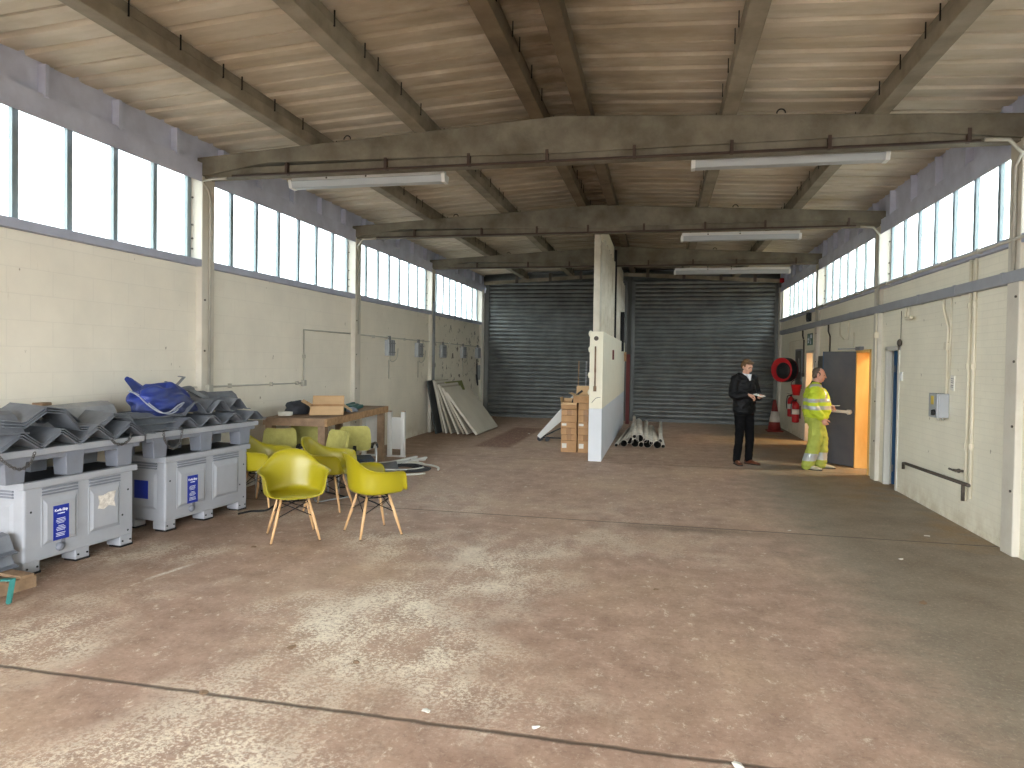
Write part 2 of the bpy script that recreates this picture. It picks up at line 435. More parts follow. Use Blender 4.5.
def glass_mat():
    t = NT('clouded_glass'); t.t.nodes.remove(t.b); co = t.coords()
    tr = t.n('ShaderNodeBsdfTransparent'); tr.inputs[0].default_value = (.54, .57, .572, 1)
    df = t.n('ShaderNodeBsdfTranslucent'); df.inputs[0].default_value = (.6, .65, .67, 1)
    mx = t.n('ShaderNodeMixShader')
    f = t.math('MULTIPLY', t.ramp(t.noise(co, 9, 6, .7, (1, 1, .5)), .3, .8), .16)
    t.l(f, mx.inputs[0]); t.l(tr.outputs[0], mx.inputs[1]); t.l(df.outputs[0], mx.inputs[2])
    t.l(mx.outputs[0], t.out.inputs[0])
    return t.m
M['glass'] = glass_mat()
def emit(name, c, s):
    t = NT(name); t.color(lin(c)); t.b.inputs['Emission Color'].default_value = lin(c); t.b.inputs['Emission Strength'].default_value = s
    return t.m

# ------------------------------------------------------------------ setting
XL, XR = -5.36, 3.25          # wall faces
XLS, XRS = -5.28, 3.19        # sill, column and eaves faces
YF, YB = -5.45, 20.5  # front wall moved back a bay for more even fill daylight
BAYS = [-5.33, -1.18, 2.97, 7.12, 11.27, 15.42, 20.2]    # front of each portal frame
RIDGE = -1.06
def roof_z(x): return 4.52 - .054 * abs(x - RIDGE)
SL_L, SL_R = 2.873, 2.973     # bottom of glass
HD_L, HD_R = 3.778, 3.715     # top of glass
CW = .23

def struct(name, mb, m, label, cat='structure', parent=None, **k):
    o = mb.build(name, m, parent, **k)
    if parent is None: tag(o, label, cat, None, 'structure')
    return o

b = MB(); b.bx(-9, 8, -9, YB + 1.5, -.25, 0)
struct('floor', b, M['floor'], 'worn pinkish concrete floor with pale patches and straight slab joints', 'floor')
b = MB(); b.bx(XL - .35, XL, YF, YB, 0, SL_L - .02)
b.bx(XL - .35, XL, YB - .42, YB, SL_L - .02, 4.4)
struct('wall_left', b, M['wall_l'], 'cream painted block wall below the left row of windows', 'wall')
# right wall with three doorways
D3 = (11.78, 12.6, 2.0); D4 = (10.45, 11.06, 2.02); D5 = (15.95, 16.7, 2.05)
b = MB(); ys = YF
for (y0, y1, zt) in sorted([D3, D4, D5]):
    b.bx(XR, XR + .3, ys, y0, 0, SL_R - .02); b.bx(XR, XR + .3, y0, y1, zt, SL_R - .02); ys = y1
b.bx(XR, XR + .3, ys, YB, 0, SL_R - .02)
b.bx(XR, XR + .3, YB - .55, YB, SL_R - .02, 4.4)
struct('wall_right', b, M['wall_r'], 'cream painted brick wall below the right row of windows', 'wall')
# back wall: piers, header above the shutters
b = MB()
b.bx(-5.7, -5.27, YB, YB + .3, 0, 4.9); b.bx(-1.0, -.82, YB, YB + .3, 0, 4.9); b.bx(3.24, 3.55, YB, YB + .3, 0, 4.9)
b.bx(-5.7, 3.55, YB + .02, YB + .3, 4.05, 4.9)
struct('wall_back', b, mat('dark_back_wall', (84, 84, 80), .8, 0, .2, 3), 'dark wall strips around the two far roller shutters', 'wall')
# unseen front wall; its two doorways opened wide and set back for fill daylight
b = MB()
b.bx(-5.7, -5.1, YF - .3, YF, 0, 4.9); b.bx(-1.3, -.8, YF - .3, YF, 0, 4.9); b.bx(3.05, 3.55, YF - .3, YF, 0, 4.9)
b.bx(-5.7, 3.55, YF - .3, YF, 4.0, 4.9)
struct('wall_front', b, M['wall_l'], 'unseen cream wall behind the viewpoint, doorways opened up for fill daylight', 'wall')

# roof sheets: corrugation runs down the slope
prof = []
y = YF - .3
p = .28; k = 0
while y < YB + .4:
    prof += [(y, 0), (y + .07, -.003), (y + .15, .003), (y + .205, .004)]
    if k % 3 == 2: prof += [(y + .262, .002), (y + .264, .13), (y + .277, .13), (y + .279, -.006)]
    else: prof += [(y + .218, .035), (y + .232, .065), (y + .256, .065), (y + .27, .02)]
    y += p; k += 1
b = MB(); rows = []
for x in (-5.75, -4.5, -3.3, -2.2, RIDGE, -.2, .9, 2.1, 3.6):
    z = roof_z(x); sag = .012
    rows.append([V((x, yy, z + dz + random.uniform(-.002, .002))) for yy, dz in prof])
b.grid(rows, False)
# upper skin so the sky cannot shine through
b.add([V((-5.75, YF - .4, roof_z(-5.75) + .2)), V((RIDGE, YF - .4, roof_z(RIDGE) + .2)), V((3.6, YF - .4, roof_z(3.6) + .2)),
       V((-5.75, YB + .5, roof_z(-5.75) + .2)), V((RIDGE, YB + .5, roof_z(RIDGE) + .2)), V((3.6, YB + .5, roof_z(3.6) + .2))],
      [(0, 1, 4, 3), (1, 2, 5, 4)])
struct('ceiling', b, M['roof'], 'underside of the ribbed fibre cement roof, browned along the ridge', 'ceiling')

# portal frames: haunched concrete beams with a recessed lower strip
ordn = ['farthest behind the viewpoint', 'behind the viewpoint', 'just above the viewpoint', 'nearest in view, carrying the long lamp', 'second in view, above the partition end', 'third in view, cut by the partition']
for i, yb in enumerate(BAYS[:6]):
    zb = 3.826 + (.02 if i >= 4 else 0) + (.015 if i >= 5 else 0)
    zt = lambda x: roof_z(x) - .225
    b = MB()
    # upper thick part
    b.prism([(-5.42, zb + .005), (-4.45, zb + .14), (RIDGE, zb + .085), (2.42, zb + .105), (3.33, zb + .005), (3.33, zt(3.33)), (RIDGE, zt(RIDGE)), (-5.42, zt(-5.42))], (yb, yb + CW), lambda a, c, h: (a, h, c))
    b.prism([(-5.42, zb), (3.33, zb), (3.33, zb + .11), (-5.42, zb + .11)], (yb + .04, yb + CW - .04), lambda a, c, h: (a, h, c))
    o = struct('portal_beam', b, M['beam'], 'tapering concrete roof beam across the hall, ' + ordn[i], 'beam', bevel=.008)
    # clips holding the strip
    b = MB()
    for x in [-4.2, -3.0, -2.05, -1.2, -.3, .65, 1.55, 2.75]:
        b.bx(x - .016, x + .016, yb - .01, yb + .05, zb - .006, zb + .125)
    split_build(b, 'bracket', M['bracket'], o)
    b = MB()
    for x in (-3.45, 1.1): b.tube([V((x + .04 * math.cos(q), yb - .012, zt(x) - .03 + .04 * math.sin(q) + .035)) for q in [PI * k / 8 for k in range(9)]], .007, 6)
    c_ = MB(); c_.tube([(-4.9, yb + .012, zb + .006), (2.85, yb + .012, zb + .006)], .014, 6); c_.build('edge_conduit', M['bracket'], o)
    split_build(b, 'hook', M['black_metal'], o)

# purlins
purl = [(-3.96, 'left', 'outer'), (-2.60, 'left', 'middle'), (-1.31, 'left', 'ridge'), (-.82, 'right', 'ridge'), (.62, 'right', 'middle'), (2.0, 'right', 'outer')]
bayn = ['the rearmost bay', 'the bay behind the viewpoint', 'the nearest bay', 'the second bay', 'the third bay', 'the farthest bay']
for (x, sd, pos) in purl:
    for i in range(6):
        y0 = BAYS[i] + CW * .5; y1 = BAYS[i + 1] + CW * .5
        zt = roof_z(x) - .004; zb = zt - .225
        s = 1 if x > RIDGE else -1
        b = MB()
        # stepped section: bottom web and set back upper flange
        poly = [(-.072, zb), (.072, zb), (.08, zb + .12), (.045, zb + .135), (.045, zt), (-.045, zt), (-.045, zb + .135), (-.08, zb + .12)]
        b.prism(poly, (y0, y1), lambda a, c, h: (x + a, h, c))
        o = struct('roof_purlin', b, M['purlin_brown' if pos == 'ridge' else 'purlin'], 'concrete roof purlin in %s, %s one on the %s slope' % (bayn[i], pos, sd), 'purlin', bevel=.006)
        b = MB(); q = y0 + .45
        while q < y1 - .25:
            for side in ((-1,) if x > RIDGE else (1,)):
                b.bx(x + side * .086 - .004, x + side * .086 + .004, q, q + .01, zb + .1, zt)
                b.bx(x + side * .07 - .016, x + side * .09, q, q + .01, zb + .1, zb + .11)
            q += .56 if int(q * 10) % 2 else .28
        b.build('fixing_hook', M['black_metal'], o)

# eaves beams, sills, columns, windows
def side_struct(side):
    left = side == 'left'
    xs = XLS if left else XRS; sg = -1 if left else 1
    sl, hd = (SL_L, HD_L) if left else (SL_R, HD_R)
    xo = xs + sg * .2
    lo, hi = (min(xs, xo), max(xs, xo))
    hd2 = 1.75 + (hd - 1.75) * (abs(xs) + .17) / abs(xs)
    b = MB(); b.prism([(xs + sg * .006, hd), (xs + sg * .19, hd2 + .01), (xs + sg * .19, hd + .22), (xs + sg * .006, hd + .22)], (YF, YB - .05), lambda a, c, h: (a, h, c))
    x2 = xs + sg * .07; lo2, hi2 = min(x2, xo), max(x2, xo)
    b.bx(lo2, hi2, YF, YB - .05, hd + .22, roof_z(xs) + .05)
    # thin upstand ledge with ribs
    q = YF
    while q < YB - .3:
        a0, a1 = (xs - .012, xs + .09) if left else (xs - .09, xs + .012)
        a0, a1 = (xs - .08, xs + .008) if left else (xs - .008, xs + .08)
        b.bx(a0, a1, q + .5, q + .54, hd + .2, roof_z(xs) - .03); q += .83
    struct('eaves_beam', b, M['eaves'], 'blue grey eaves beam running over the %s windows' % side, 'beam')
    x3 = xs + sg * .006
    b = MB(); b.bx(min(x3, xo), max(x3, xo), YF, YB - .45, sl - .085, sl)
    struct('trim_1' if left else 'trim_2', b, M['sill'], 'blue grey sill band under the %s windows' % side, 'sill', bevel=.006)
    n = 0
    panes_y = {0: None}
    for i in range(6):
        y0 = BAYS[i] + CW; y1 = BAYS[i + 1] if i < 5 else YB - .45
        if i == 2: y1 = BAYS[3] - (.03)
        n = i + 1 + (0 if left else 6)
        w = thing('window_%d' % n, 'steel framed window of tall clouded panes, %s in the %s wall' % (['farthest behind the viewpoint', 'behind the viewpoint', 'nearest one', 'second one', 'third one', 'farthest one'][i], side), 'window', (0, 0, 0), kind='structure')
        xg = xs + sg * .17
        f = MB(); step = .585 if left else .56
        k = max(1, round((y1 - y0) / step)); st = (y1 - y0) / k
        for j in range(k + 1):
            yy = y0 + j * st
            f.bx(xg - .02, xg + .02, yy - (.03 if 0 < j < k else .035), yy + (.03 if 0 < j < k else .035), sl - .05, hd2 + .05)
        f.bx(xg - .025, xg + .025, y0, y1, sl - .06, sl + .012); f.bx(xg - .025, xg + .025, y0, y1, hd2 + .0, hd2 + .06)
        f.build('window_frame', M['frame'], w)
        g = MB()
        g.bx(xg + sg * .006 - .003, xg + sg * .006 + .003, y0, y1, sl - .05, hd2 + .05)
        g.build('pane', M['glass'], w)
        # portal to help the light find the window
        ld = bpy.data.lights.new('sky_portal', 'AREA'); ld.shape = 'RECTANGLE'; ld.size = hd - sl + .1; ld.size_y = y1 - y0
        ld.cycles.is_portal = True
        lo_ = bpy.data.objects.new('sky_portal', ld); COL.objects.link(lo_)
        lo_.location = (xg + sg * .2, (y0 + y1) / 2, (sl + hd) / 2)
        lo_.rotation_euler = (0, R(-90) if left else R(90), 0)
    # columns
    for i, yb in enumerate(BAYS[:6]):
        b = MB(); b.bx(min(xs, xs + sg * .3), max(xs, xs + sg * .3), yb, yb + CW, 0, 3.85)
        o = struct('column', b, M['col_l'], 'cream painted concrete column in the %s wall, %s' % (side, ['farthest behind the viewpoint', 'behind the viewpoint', 'beside the viewpoint', 'nearest one in view', 'second one in view', 'third one in view'][i]), 'column', bevel=.01)
        b = MB()
        for z in (3.0, 3.12, 3.28, 3.6):
            xx = xs + sg * .13
            b.cyl((xx, yb - .012, z), (xx, yb + .004, z), .012, None, 8)
        for z in (.6, 1.2, 1.8, 2.4):
            b.cyl((xs - sg * .01, yb + .05, z), (xs + sg * .004, yb + .05, z), .012, None, 8)
        split_build(b, 'bolt', M['dark_pipe'], o)
    # corner column at the far end
    b = MB(); b.bx(min(xs, xs + sg * .3), max(xs, xs + sg * .3), YB - .45, YB - .2, 0, 3.85)
    struct('column', b, M['col_l'], 'peeling cream column in the far %s corner beside the roller shutter' % side, 'column', bevel=.01)
side_struct('left'); side_struct('right')

# roller shutters
def shutter(n, x0, x1, label):
    d = thing('door_%d' % n, label, 'roller shutter', ((x0 + x1) / 2, YB - .02, 0), kind='structure')
    hw = (x1 - x0) / 2
    prof = []; z = 0; H_ = 4.12; p = .118
    while z < H_:
        prof += [(0, z), (-.026, z + .012), (-.034, z + .05), (-.026, z + .09), (-.004, z + .106)]
        z += p
    b = MB(); rows = [[V((xx, yy - .02, zz)) for yy, zz in prof] for xx in (-hw + .06, hw - .06)]
    b.grid(rows, False)
    b.build('shutter_curtain', M['shutter'], d)
    b = MB(); b.bx(-hw + .06, hw - .06, -.075, -.02, .0, .09); b.build('bottom_rail', M['shutter_guide'], d)
    for s in (-1, 1):
        b = MB(); b.bx(s * (hw - .04) - .05, s * (hw - .04) + .05, -.1, .0, 0, 4.1); b.build('guide_rail', M['shutter_guide'], d)
    b = MB(); b.tube([(-hw, -.16, 4.25), (hw, -.16, 4.25)], .15, 20)
    b.build('barrel', M['shutter_guide'], d)
shutter(1, -5.24, -1.0, 'dark ribbed steel roller shutter left of the partition')
shutter(2, -.84, 3.2, 'dark ribbed steel roller shutter behind the person in black')
# gable rail above the shutters
b = MB()
for (xa, xb) in ((-5.2, RIDGE), (RIDGE, 3.15)):
    b.bar((xa, 19.95, roof_z(xa) - .28), (xb, 19.95, roof_z(xb) - .28), .05, .1)
o = struct('gable_beam', b, M['purlin'], 'pale sloping gable rail in front of the shutter drums', 'beam')
b = MB()
for x in (-4.2, -3.2, -2.3, -1.5, -.4, .6, 1.6, 2.5): b.bx(x - .04, x + .04, 19.9, 19.97, roof_z(x) - .34, roof_z(x) - .1)
split_build(b, 'bracket', M['dark_pipe'], o)

# ------------------------------------------------------------------ partition
PX0, PX1, PY0, PY1 = -1.205, -.975, 11.95, 19.3
t = thing('partition', 'cream and white partition between the bays with ribbed cladding above', 'partition', (0, 0, 0), kind='structure')
b = MB(); b.bx(PX0, PX1 - .002, PY0, PY1, 0, .92); b.build('lower_panel', M['white_clad'], t, bevel=.006)
b = MB(); b.bx(PX0, PX1, PY0, PY1, .92, 2.26); b.build('wall_panel', M['cream_panel'], t, bevel=.006)
b = MB(); b.bx(PX0 + .05, PX1 - .1, PY0, PY0 + .1, 2.26, 3.98); b.bx(PX1 - .11, PX1 - .07, PY0, PY0 + .035, 2.26, 3.98)
b.build('end_post', M['clad'], t, bevel=.006)
b = MB(); n = 0; yy = PY0 + .06; pts = []
while yy < 15.1:
    pts += [(yy, 0), (yy + .3, 0), (yy + .34, .05), (yy + .44, .05), (yy + .48, 0)]; yy += .52
b.grid([[V((PX1 - .07 + dx, q, z)) for q, dx in pts] for z in (2.26, 3.9)], False)
b.grid([[V((PX0 + .06, q, z)) for q, dx in pts] for z in (2.26, 3.9)], False)
b.build('ribbed_cladding', M['clad'], t)
b = MB(); b.prism([(PY0 + .1, 3.86), (15.2, 3.86), (15.2, 4.24), (PY0 + .1, 4.24)], (PX1 - .12, PX1 - .06), lambda a, c, h: (h, a, c))
b.build('top_board', M['cream_panel'], t)
b = MB(); pts = []; yy = 15.75
while yy < 19.0:
    pts += [(yy, 0), (yy + .3, 0), (yy + .34, .04), (yy + .44, .04), (yy + .48, 0)]; yy += .52
b.grid([[V((PX1 - .06 + dx, q, z)) for q, dx in pts] for z in (2.26, 3.85)], False)
b.bx(PX0 + .05, PX1 - .07, 15.75, 19.2, 3.85, 4.2)
b.build('ribbed_cladding', M['clad'], t)
b = MB(); b.bx(PX1 - .06, PX1 - .0, 15.3, 15.4, 2.26, 4.2); b.bx(PX1 - .03, PX1 + .06, 17.6, 17.75, 2.0, 3.0)
b.build('steel_upright', M['black_metal'], t)
b = MB(); b.bx(PX1, PX1 + .03, 14.3, 14.42, 1.78, 1.98); b.build('small_plate', M['red_dark'], t)
b = MB(); b.cyl((PX0 + .11, PY0 - .012, 2.14), (PX0 + .11, PY0 + .01, 2.14), .04, None, 14); b.build('round_cap', M['dark_pipe'], t)
b = MB(); b.tube([(PX0 + .1, PY0 - .02, 2.0), (PX0 + .1, PY0 - .02, 1.3)], .014, 8); b.bx(PX0 + .075, PX0 + .125, PY0 - .035, PY0, 1.22, 1.31); b.bx(PX0 + .085, PX0 + .115, PY0 - .03, PY0, 1.55, 1.62)
b.build('conduit', M['wood'], t)
b = MB(); b.tube(smooth_pts([(PX0 + .05, PY0 - .004, 1.02), (PX0 + .12, PY0 - .004, 1.1), (PX0 + .2, PY0 - .004, 1.12)]), .004, 5)
b.build('paint_crack', M['dark_pipe'], t)
b = MB()
for z, dx in ((2.22, .03), (1.95, .035), (1.5, .02), (1.2, .025)):
    b.ball((PX0 + .01, PY0 + .03, z), .05, 8, sc=(.8, .5, 1.2))
split_build(b, 'mortar_lump', M['cream_panel'], t)
# red posts at the far end of the partition
b = MB(); b.bx(-.93, -.83, 19.35, 19.47, 0, 1.95)
tag(b.build('guard_post', M['red_dark'], None, bevel=.01), 'dark red guard post at the far end of the partition', 'post')
b = MB(); b.bx(-.955, -.9, 18.6, 18.75, 1.75, 2.0)
tag(b.build('switch_box', M['wood_edge'], None, bevel=.008), 'small tan switch box at the far edge of the partition', 'switch box')

# ------------------------------------------------------------------ doors on the right wall
def door_frame(parent, d, w=.05, depth=.12, m=None):
    y0, y1, zt = d
    b = MB()
    b.bx(XR - .015, XR + depth, y0, y0 + w, 0, zt); b.bx(XR - .015, XR + depth, y1 - w, y1, 0, zt); b.bx(XR - .015, XR + depth, y0, y1, zt - w, zt)
    return b.build('door_frame', m or M['door_frame'], parent, bevel=.004)
t = thing('door_3', 'open navy grey door with a pale push bar, bright yellow room behind', 'door', (0, 0, 0), kind='structure')
door_frame(t, D3, .05, .29, M['warm_wood'])
hx, hy = XR - .0, D3[1] + .02
leaf = MB(); leaf.bx(0, .66, -.022, .022, .012, 1.975)
lo = leaf.build('door_leaf', M['door_grey'], t, bevel=.004, loc=(hx, hy, 0), rz=R(127))
b = MB(); b.tube([(.06, .06, .94), (.62, .06, .94)], .026, 12)
for q in (.08, .59): b.cyl((q, .02, .94), (q, .075, .94), .04, .045, 12)
b.build('push_bar', M['door_frame'], lo)
b = MB(); b.bx(.655, .668, -.024, .024, .012, 1.975); b.build('edge_strip', M['door_blue'], lo)
b = MB(); b.bar((XR + .03, D3[1] - .1, 2.02), (XR - .25, D3[1] + .2, 2.015), .02, .02); b.bx(XR - .06, XR, D3[1] - .4, D3[1] - .12, 1.99, 2.05)
b.build('door_closer', M['steel_grey'], t)
t = thing('door_4', 'narrow doorway with pale frame and blue door swung inwards', 'door', (0, 0, 0), kind='structure')
door_frame(t, D4, .06, .07)
b = MB(); b.bx(0, .7, -.022, .022, .012, 1.97)
lo = b.build('door_leaf', M['door_blue'], t, bevel=.004, loc=(XR + .085, D4[1] - .085, 0), rz=R(-3))
b = MB()
for z in (.25, 1.7): b.cyl((.0, -.03, z - .05), (.0, -.03, z + .05), .012, None, 8)
split_build(b, 'hinge', M['steel_grey'], lo)
t = thing('door_5', 'far doorway lit yellow below a green exit sign', 'door', (0, 0, 0), kind='structure')
door_frame(t, D5, .05, .14)
# warm rooms behind the doorways
def room(name, y0, y1, label, mw):
    b = MB(); x0, x1 = XR + .3, XR + 2.2
    b.bx(x1, x1 + .1, y0, y1, 0, 2.6); b.bx(x0, x1, y0 - .1, y0, 0, 2.6); b.bx(x0, x1, y1, y1 + .1, 0, 2.6); b.bx(x0, x1, y0, y1, 2.6, 2.7)
    if mw is M['warm_wood']:
        q = y0
        while q < y1: b.bx(x1 - .02, x1, q, q + .09, 0, 2.6); q += .12
        q = x0
        while q < x1: b.bx(q, q + .09, y1 - .02, y1, 0, 2.6); q += .14
    return struct(name, b, mw, label, 'wall')
room('wall_room_yellow', 11.3, 13.2, 'yellow boarded room behind the open grey door', M['warm_wood'])
room('wall_room_far', 15.3, 17.4, 'yellow lit room behind the far doorway', M['warm_wood'])
room('wall_room_dark', 9.5, 11.15, 'unlit room behind the narrow blue door', M['wall_r'])

# ------------------------------------------------------------------ world, lights, camera
w = bpy.data.worlds.new('overcast_sky'); S.world = w; w.use_nodes = True
nt = w.node_tree; nt.nodes.clear()
out = nt.nodes.new('ShaderNodeOutputWorld'); bg = nt.nodes.new('ShaderNodeBackground'); tc = nt.nodes.new('ShaderNodeTexCoord')
sp = nt.nodes.new('ShaderNodeSeparateXYZ'); rp = nt.nodes.new('ShaderNodeValToRGB')
nt.links.new(tc.outputs['Generated'], sp.inputs[0]); nt.links.new(sp.outputs[2], rp.inputs[0])
rp.color_ramp.elements[0].position = 0.0; rp.color_ramp.elements[0].color = (.12, .115, .11, 1)
rp.color_ramp.elements[1].position = .03; rp.color_ramp.elements[1].color = (.92, .96, 1.0, 1)
nt.links.new(rp.outputs[0], bg.inputs[0]); bg.inputs[1].default_value = SKY = 11.0
nt.links.new(bg.outputs[0], out.inputs[0])
for (x0, x1) in ((-5.1, -1.3), (-.8, 3.05)):
    ld = bpy.data.lights.new('sky_portal', 'AREA'); ld.shape = 'RECTANGLE'; ld.size = x1 - x0; ld.size_y = 4.0; ld.cycles.is_portal = True
    o = bpy.data.objects.new('sky_portal', ld); COL.objects.link(o); o.location = ((x0 + x1) / 2, YF - .32, 2.0); o.rotation_euler = (R(90), 0, 0)
def lamp(name, loc, power, col, size=.3):
    ld = bpy.data.lights.new(name, 'AREA'); ld.shape = 'DISK'; ld.size = size; ld.energy = power; ld.color = col
    o = bpy.data.objects.new(name, ld); COL.objects.link(o); o.location = loc; return o
lamp('room_lamp', (XR + 1.2, 12.2, 2.55), 40, (1, .88, .62), .5)
lamp('room_lamp', (XR + 1.0, 16.4, 2.55), 42, (1, .74, .36), .5)

cam = bpy.data.cameras.new('camera'); co = bpy.data.objects.new('camera', cam); COL.objects.link(co)
cam.sensor_width = 36; cam.lens = 686.094 / 1024 * 36
cam.shift_x = .3997 / 1024; cam.shift_y = -11.4124 / 1024
yaw, pitch, roll = .2134, .0189, .0149
cy, sy, cp, spi = math.cos(yaw), math.sin(yaw), math.cos(pitch), math.sin(pitch)
fw = V((-sy * cp, cy * cp, -spi)); rt = V((cy, sy, 0)); up = rt.cross(fw)
rt2 = rt * math.cos(roll) + up * math.sin(roll); up2 = -rt * math.sin(roll) + up * math.cos(roll)
mw = Matrix((rt2, up2, -fw)).transposed().to_4x4(); mw.translation = V((0, 0, 1.75))
co.matrix_world = mw; cam.clip_start = .05; cam.clip_end = 200
S.camera = co
S.view_settings.view_transform = 'Standard'; S.view_settings.look = 'None'; S.view_settings.gamma = 1; S.view_settings.exposure = 1.18
S.view_settings.use_curve_mapping = False
S.cycles.use_denoising = True
try: S.cycles.denoiser = 'OPENIMAGEDENOISE'
except Exception: pass
S.cycles.max_bounces = 10; S.cycles.diffuse_bounces = 6; S.cycles.transparent_max_bounces = 12
S.cycles.sample_clamp_indirect = 6

# ================================================================== THINGS
def text_mesh(txt, size, name, m, parent, M4, extrude=.0006, bold=0):
    cu = bpy.data.curves.new(name, 'FONT'); cu.body = txt; cu.size = size; cu.extrude = extrude; cu.offset = bold
    cu.align_x = 'CENTER'; cu.align_y = 'CENTER'
    tmp = bpy.data.objects.new(name, cu); COL.objects.link(tmp)
    dg = bpy.context.evaluated_depsgraph_get()
    me = bpy.data.meshes.new_from_object(tmp.evaluated_get(dg))
    bpy.data.objects.remove(tmp)
    me.materials.clear(); me.materials.append(m); me.transform(M4)
    o = bpy.data.objects.new(name, me); COL.objects.link(o); o.parent = parent
    return o
FACE_X = Matrix(((0, 0, 1, 0), (1, 0, 0, 0), (0, 1, 0, 0), (0, 0, 0, 1)))     # text reading along +y, facing +x
FACE_NX = Matrix(((0, 0, -1, 0), (-1, 0, 0, 0), (0, 1, 0, 0), (0, 0, 0, 1)))  # facing -x

# ------------------------------------------------------------------ pallet boxes
def pallet_box(label, loc, rz, L, D, H, torn, end_label):
    t = thing('pallet_box', label, 'pallet box', loc, rz, 'grey plastic pallet boxes')
    h = L / 2
    b = MB(); b.bx(-D, 0, -h, h, .1, H - .05)
    b.build('body', M['bin'], t, bevel=.018, seg=3)
    b = MB(); b.bx(-D - .025, .025, -h - .025, h + .025, H - .055, H); b.build('rim', M['bin'], t, bevel=.008)
    b = MB(); b.bx(-D + .03, -.03, -h + .03, h - .03, H - .12, H + .0015); b.build('interior_shade', M['black'], t)  # black inset stands in for the shade inside the box
    fw_ = .135
    for y0 in (-h + .005, -fw_ / 2, h - fw_ - .005):
        for x0 in (-D + .005, -.16):
            b = MB(); b.bx(x0, x0 + .155, y0, y0 + fw_, .02, .11); f = b.build('foot', M['bin'], t, bevel=.008)
            b = MB(); b.bx(x0 + .01, x0 + .14, y0 + .02, y0 + fw_ + .02, 0, .022); b.build('runner', M['black'], f)
            if x0 > -.2:
                b = MB()
                for q in (.025, fw_ - .025): b.cyl((-.005, y0 + q, .06), (.002, y0 + q, .06), .008, None, 10)
                split_build(b, 'bolt', M['black'], f)
    def panel(y0, y1, z0, z1):
        b = MB(); x = .0
        o_ = [(y0, z0), (y1, z0), (y1, z1), (y0, z1)]
        i_ = [(y0 + .03, z0 + .03), (y1 - .03, z0 + .03), (y1 - .03, z1 - .045), (y0 + .03, z1 - .045)]
        # sunk groove around a raised field
        vs = [V((x + .001, a, c)) for a, c in o_] + [V((x + .016, a, c)) for a, c in i_]
        b.add(vs, [(4, 5, 6, 7)] + [(k, (k + 1) % 4, 4 + (k + 1) % 4, 4 + k) for k in range(4)])
        b.bx(-.002, .006, y0 - .012, y0, z0 - .012, z1 + .012); b.bx(-.002, .006, y1, y1 + .012, z0 - .012, z1 + .012)
        b.bx(-.002, .006, y0, y1, z0 - .012, z0)
        return b.build('side_panel', M['bin'], t)
    p1 = panel(-h + .155, -.06, .22, H - .15)
    p2 = panel(.06, h - .155, .22, H - .15)
    for (y0, y1) in ((-h + .15, -.055), (.055, h - .15)):
        b = MB()
        for k in range(3): b.bx(-.004, .012, y0, y1, H - .128 + k * .024, H - .116 + k * .024)
        b.build('rib', M['bin_dark'], t, bevel=.003)
    # label with lettering
    yc = -h / 2 + .045; zc = .375
    b = MB(); b.bx(.0155, .0175, yc - .07, yc + .07, zc - .14, zc + .14); lb = b.build('maker_label', M['blue_label'], t); lb['label'] = 'blue printed label'
    T = Matrix.Translation((.018, yc, zc + .1)) @ FACE_X
    text_mesh('Kwik-Skip', .029, 'lettering', M['white_ink'], lb, T, bold=.0008)
    text_mesh('container', .017, 'lettering', M['white_ink'], lb, Matrix.Translation((.018, yc, zc + .074)) @ FACE_X, bold=.0004)
    b = MB()
    for z, a in ((.03, .04), (.018, .045), (.006, .046), (-.006, .036), (-.03, .025), (-.042, .04), (-.054, .045), (-.066, .04), (-.088, .046), (-.1, .044), (-.112, .046)):
        b.bx(.0175, .0182, yc - a, yc + a * random.uniform(.6, 1), zc + z, zc + z + .0045)
    b.build('small_print', M['white_ink'], lb)
    if torn:
        b = MB(); yc2 = h / 2 - .045; P = []
        base = [(-.085, -.05), (-.02, -.07), (.02, -.045), (.09, -.06), (.085, .01), (.095, .07), (.03, .085), (-.03, .06), (-.085, .07), (-.075, .0)]
        P = [(yc2 + a + random.uniform(-.008, .008), .46 + c + random.uniform(-.008, .008)) for a, c in base]
        b.prism(P, (.0155, .0168), lambda a, c, q: (q, a, c)); b.build('torn_label', M['torn_paper'], t)['label'] = 'torn white label'
    # drain bung
    b = MB(); b.lathe([(.036, 0), (.036, .012), (.026, .014), (.022, .03), (.012, .03)], M=Matrix.Rotation(R(90), 3, 'Y'), n=18, c=(.0, yc + .0, .175))
    b.prism([(-.02, -.02), (.045, -.01), (.045, .09)], (0, .008), lambda a, c, q: (q, yc + a, .19 + c))
    b.build('drain_bung', M['bin_dark'], t)
    b = MB()
    for y_, z_ in ((-h + .06, .5), (h - .06, .52), (h - .06, .15), (h - .12, .3)): b.cyl((-.004, y_, z_), (.002, y_, z_), .009, None, 10)
    split_build(b, 'bolt', M['black'], t)
    # end face towards the viewer
    b = MB(); x0, x1, z0, z1 = -D + .09, -.1, .22, H - .15; y_ = -h
    vs = [V(p) for p in ((x0, y_ - .001, z0), (x1, y_ - .001, z0), (x1, y_ - .001, z1), (x0, y_ - .001, z1), (x0 + .03, y_ - .014, z0 + .03), (x1 - .03, y_ - .014, z0 + .03), (x1 - .03, y_ - .014, z1 - .04), (x0 + .03, y_ - .014, z1 - .04))]
    b.add(vs, [(4, 5, 6, 7)] + [(k, (k + 1) % 4, 4 + (k + 1) % 4, 4 + k) for k in range(4)])
    b.build('end_panel', M['bin'], t)
    b = MB()
    for k in range(3): b.bx(x0, x1, y_ - .012, y_ + .004, H - .128 + k * .024, H - .116 + k * .024)
    b.build('rib', M['bin_dark'], t, bevel=.003)
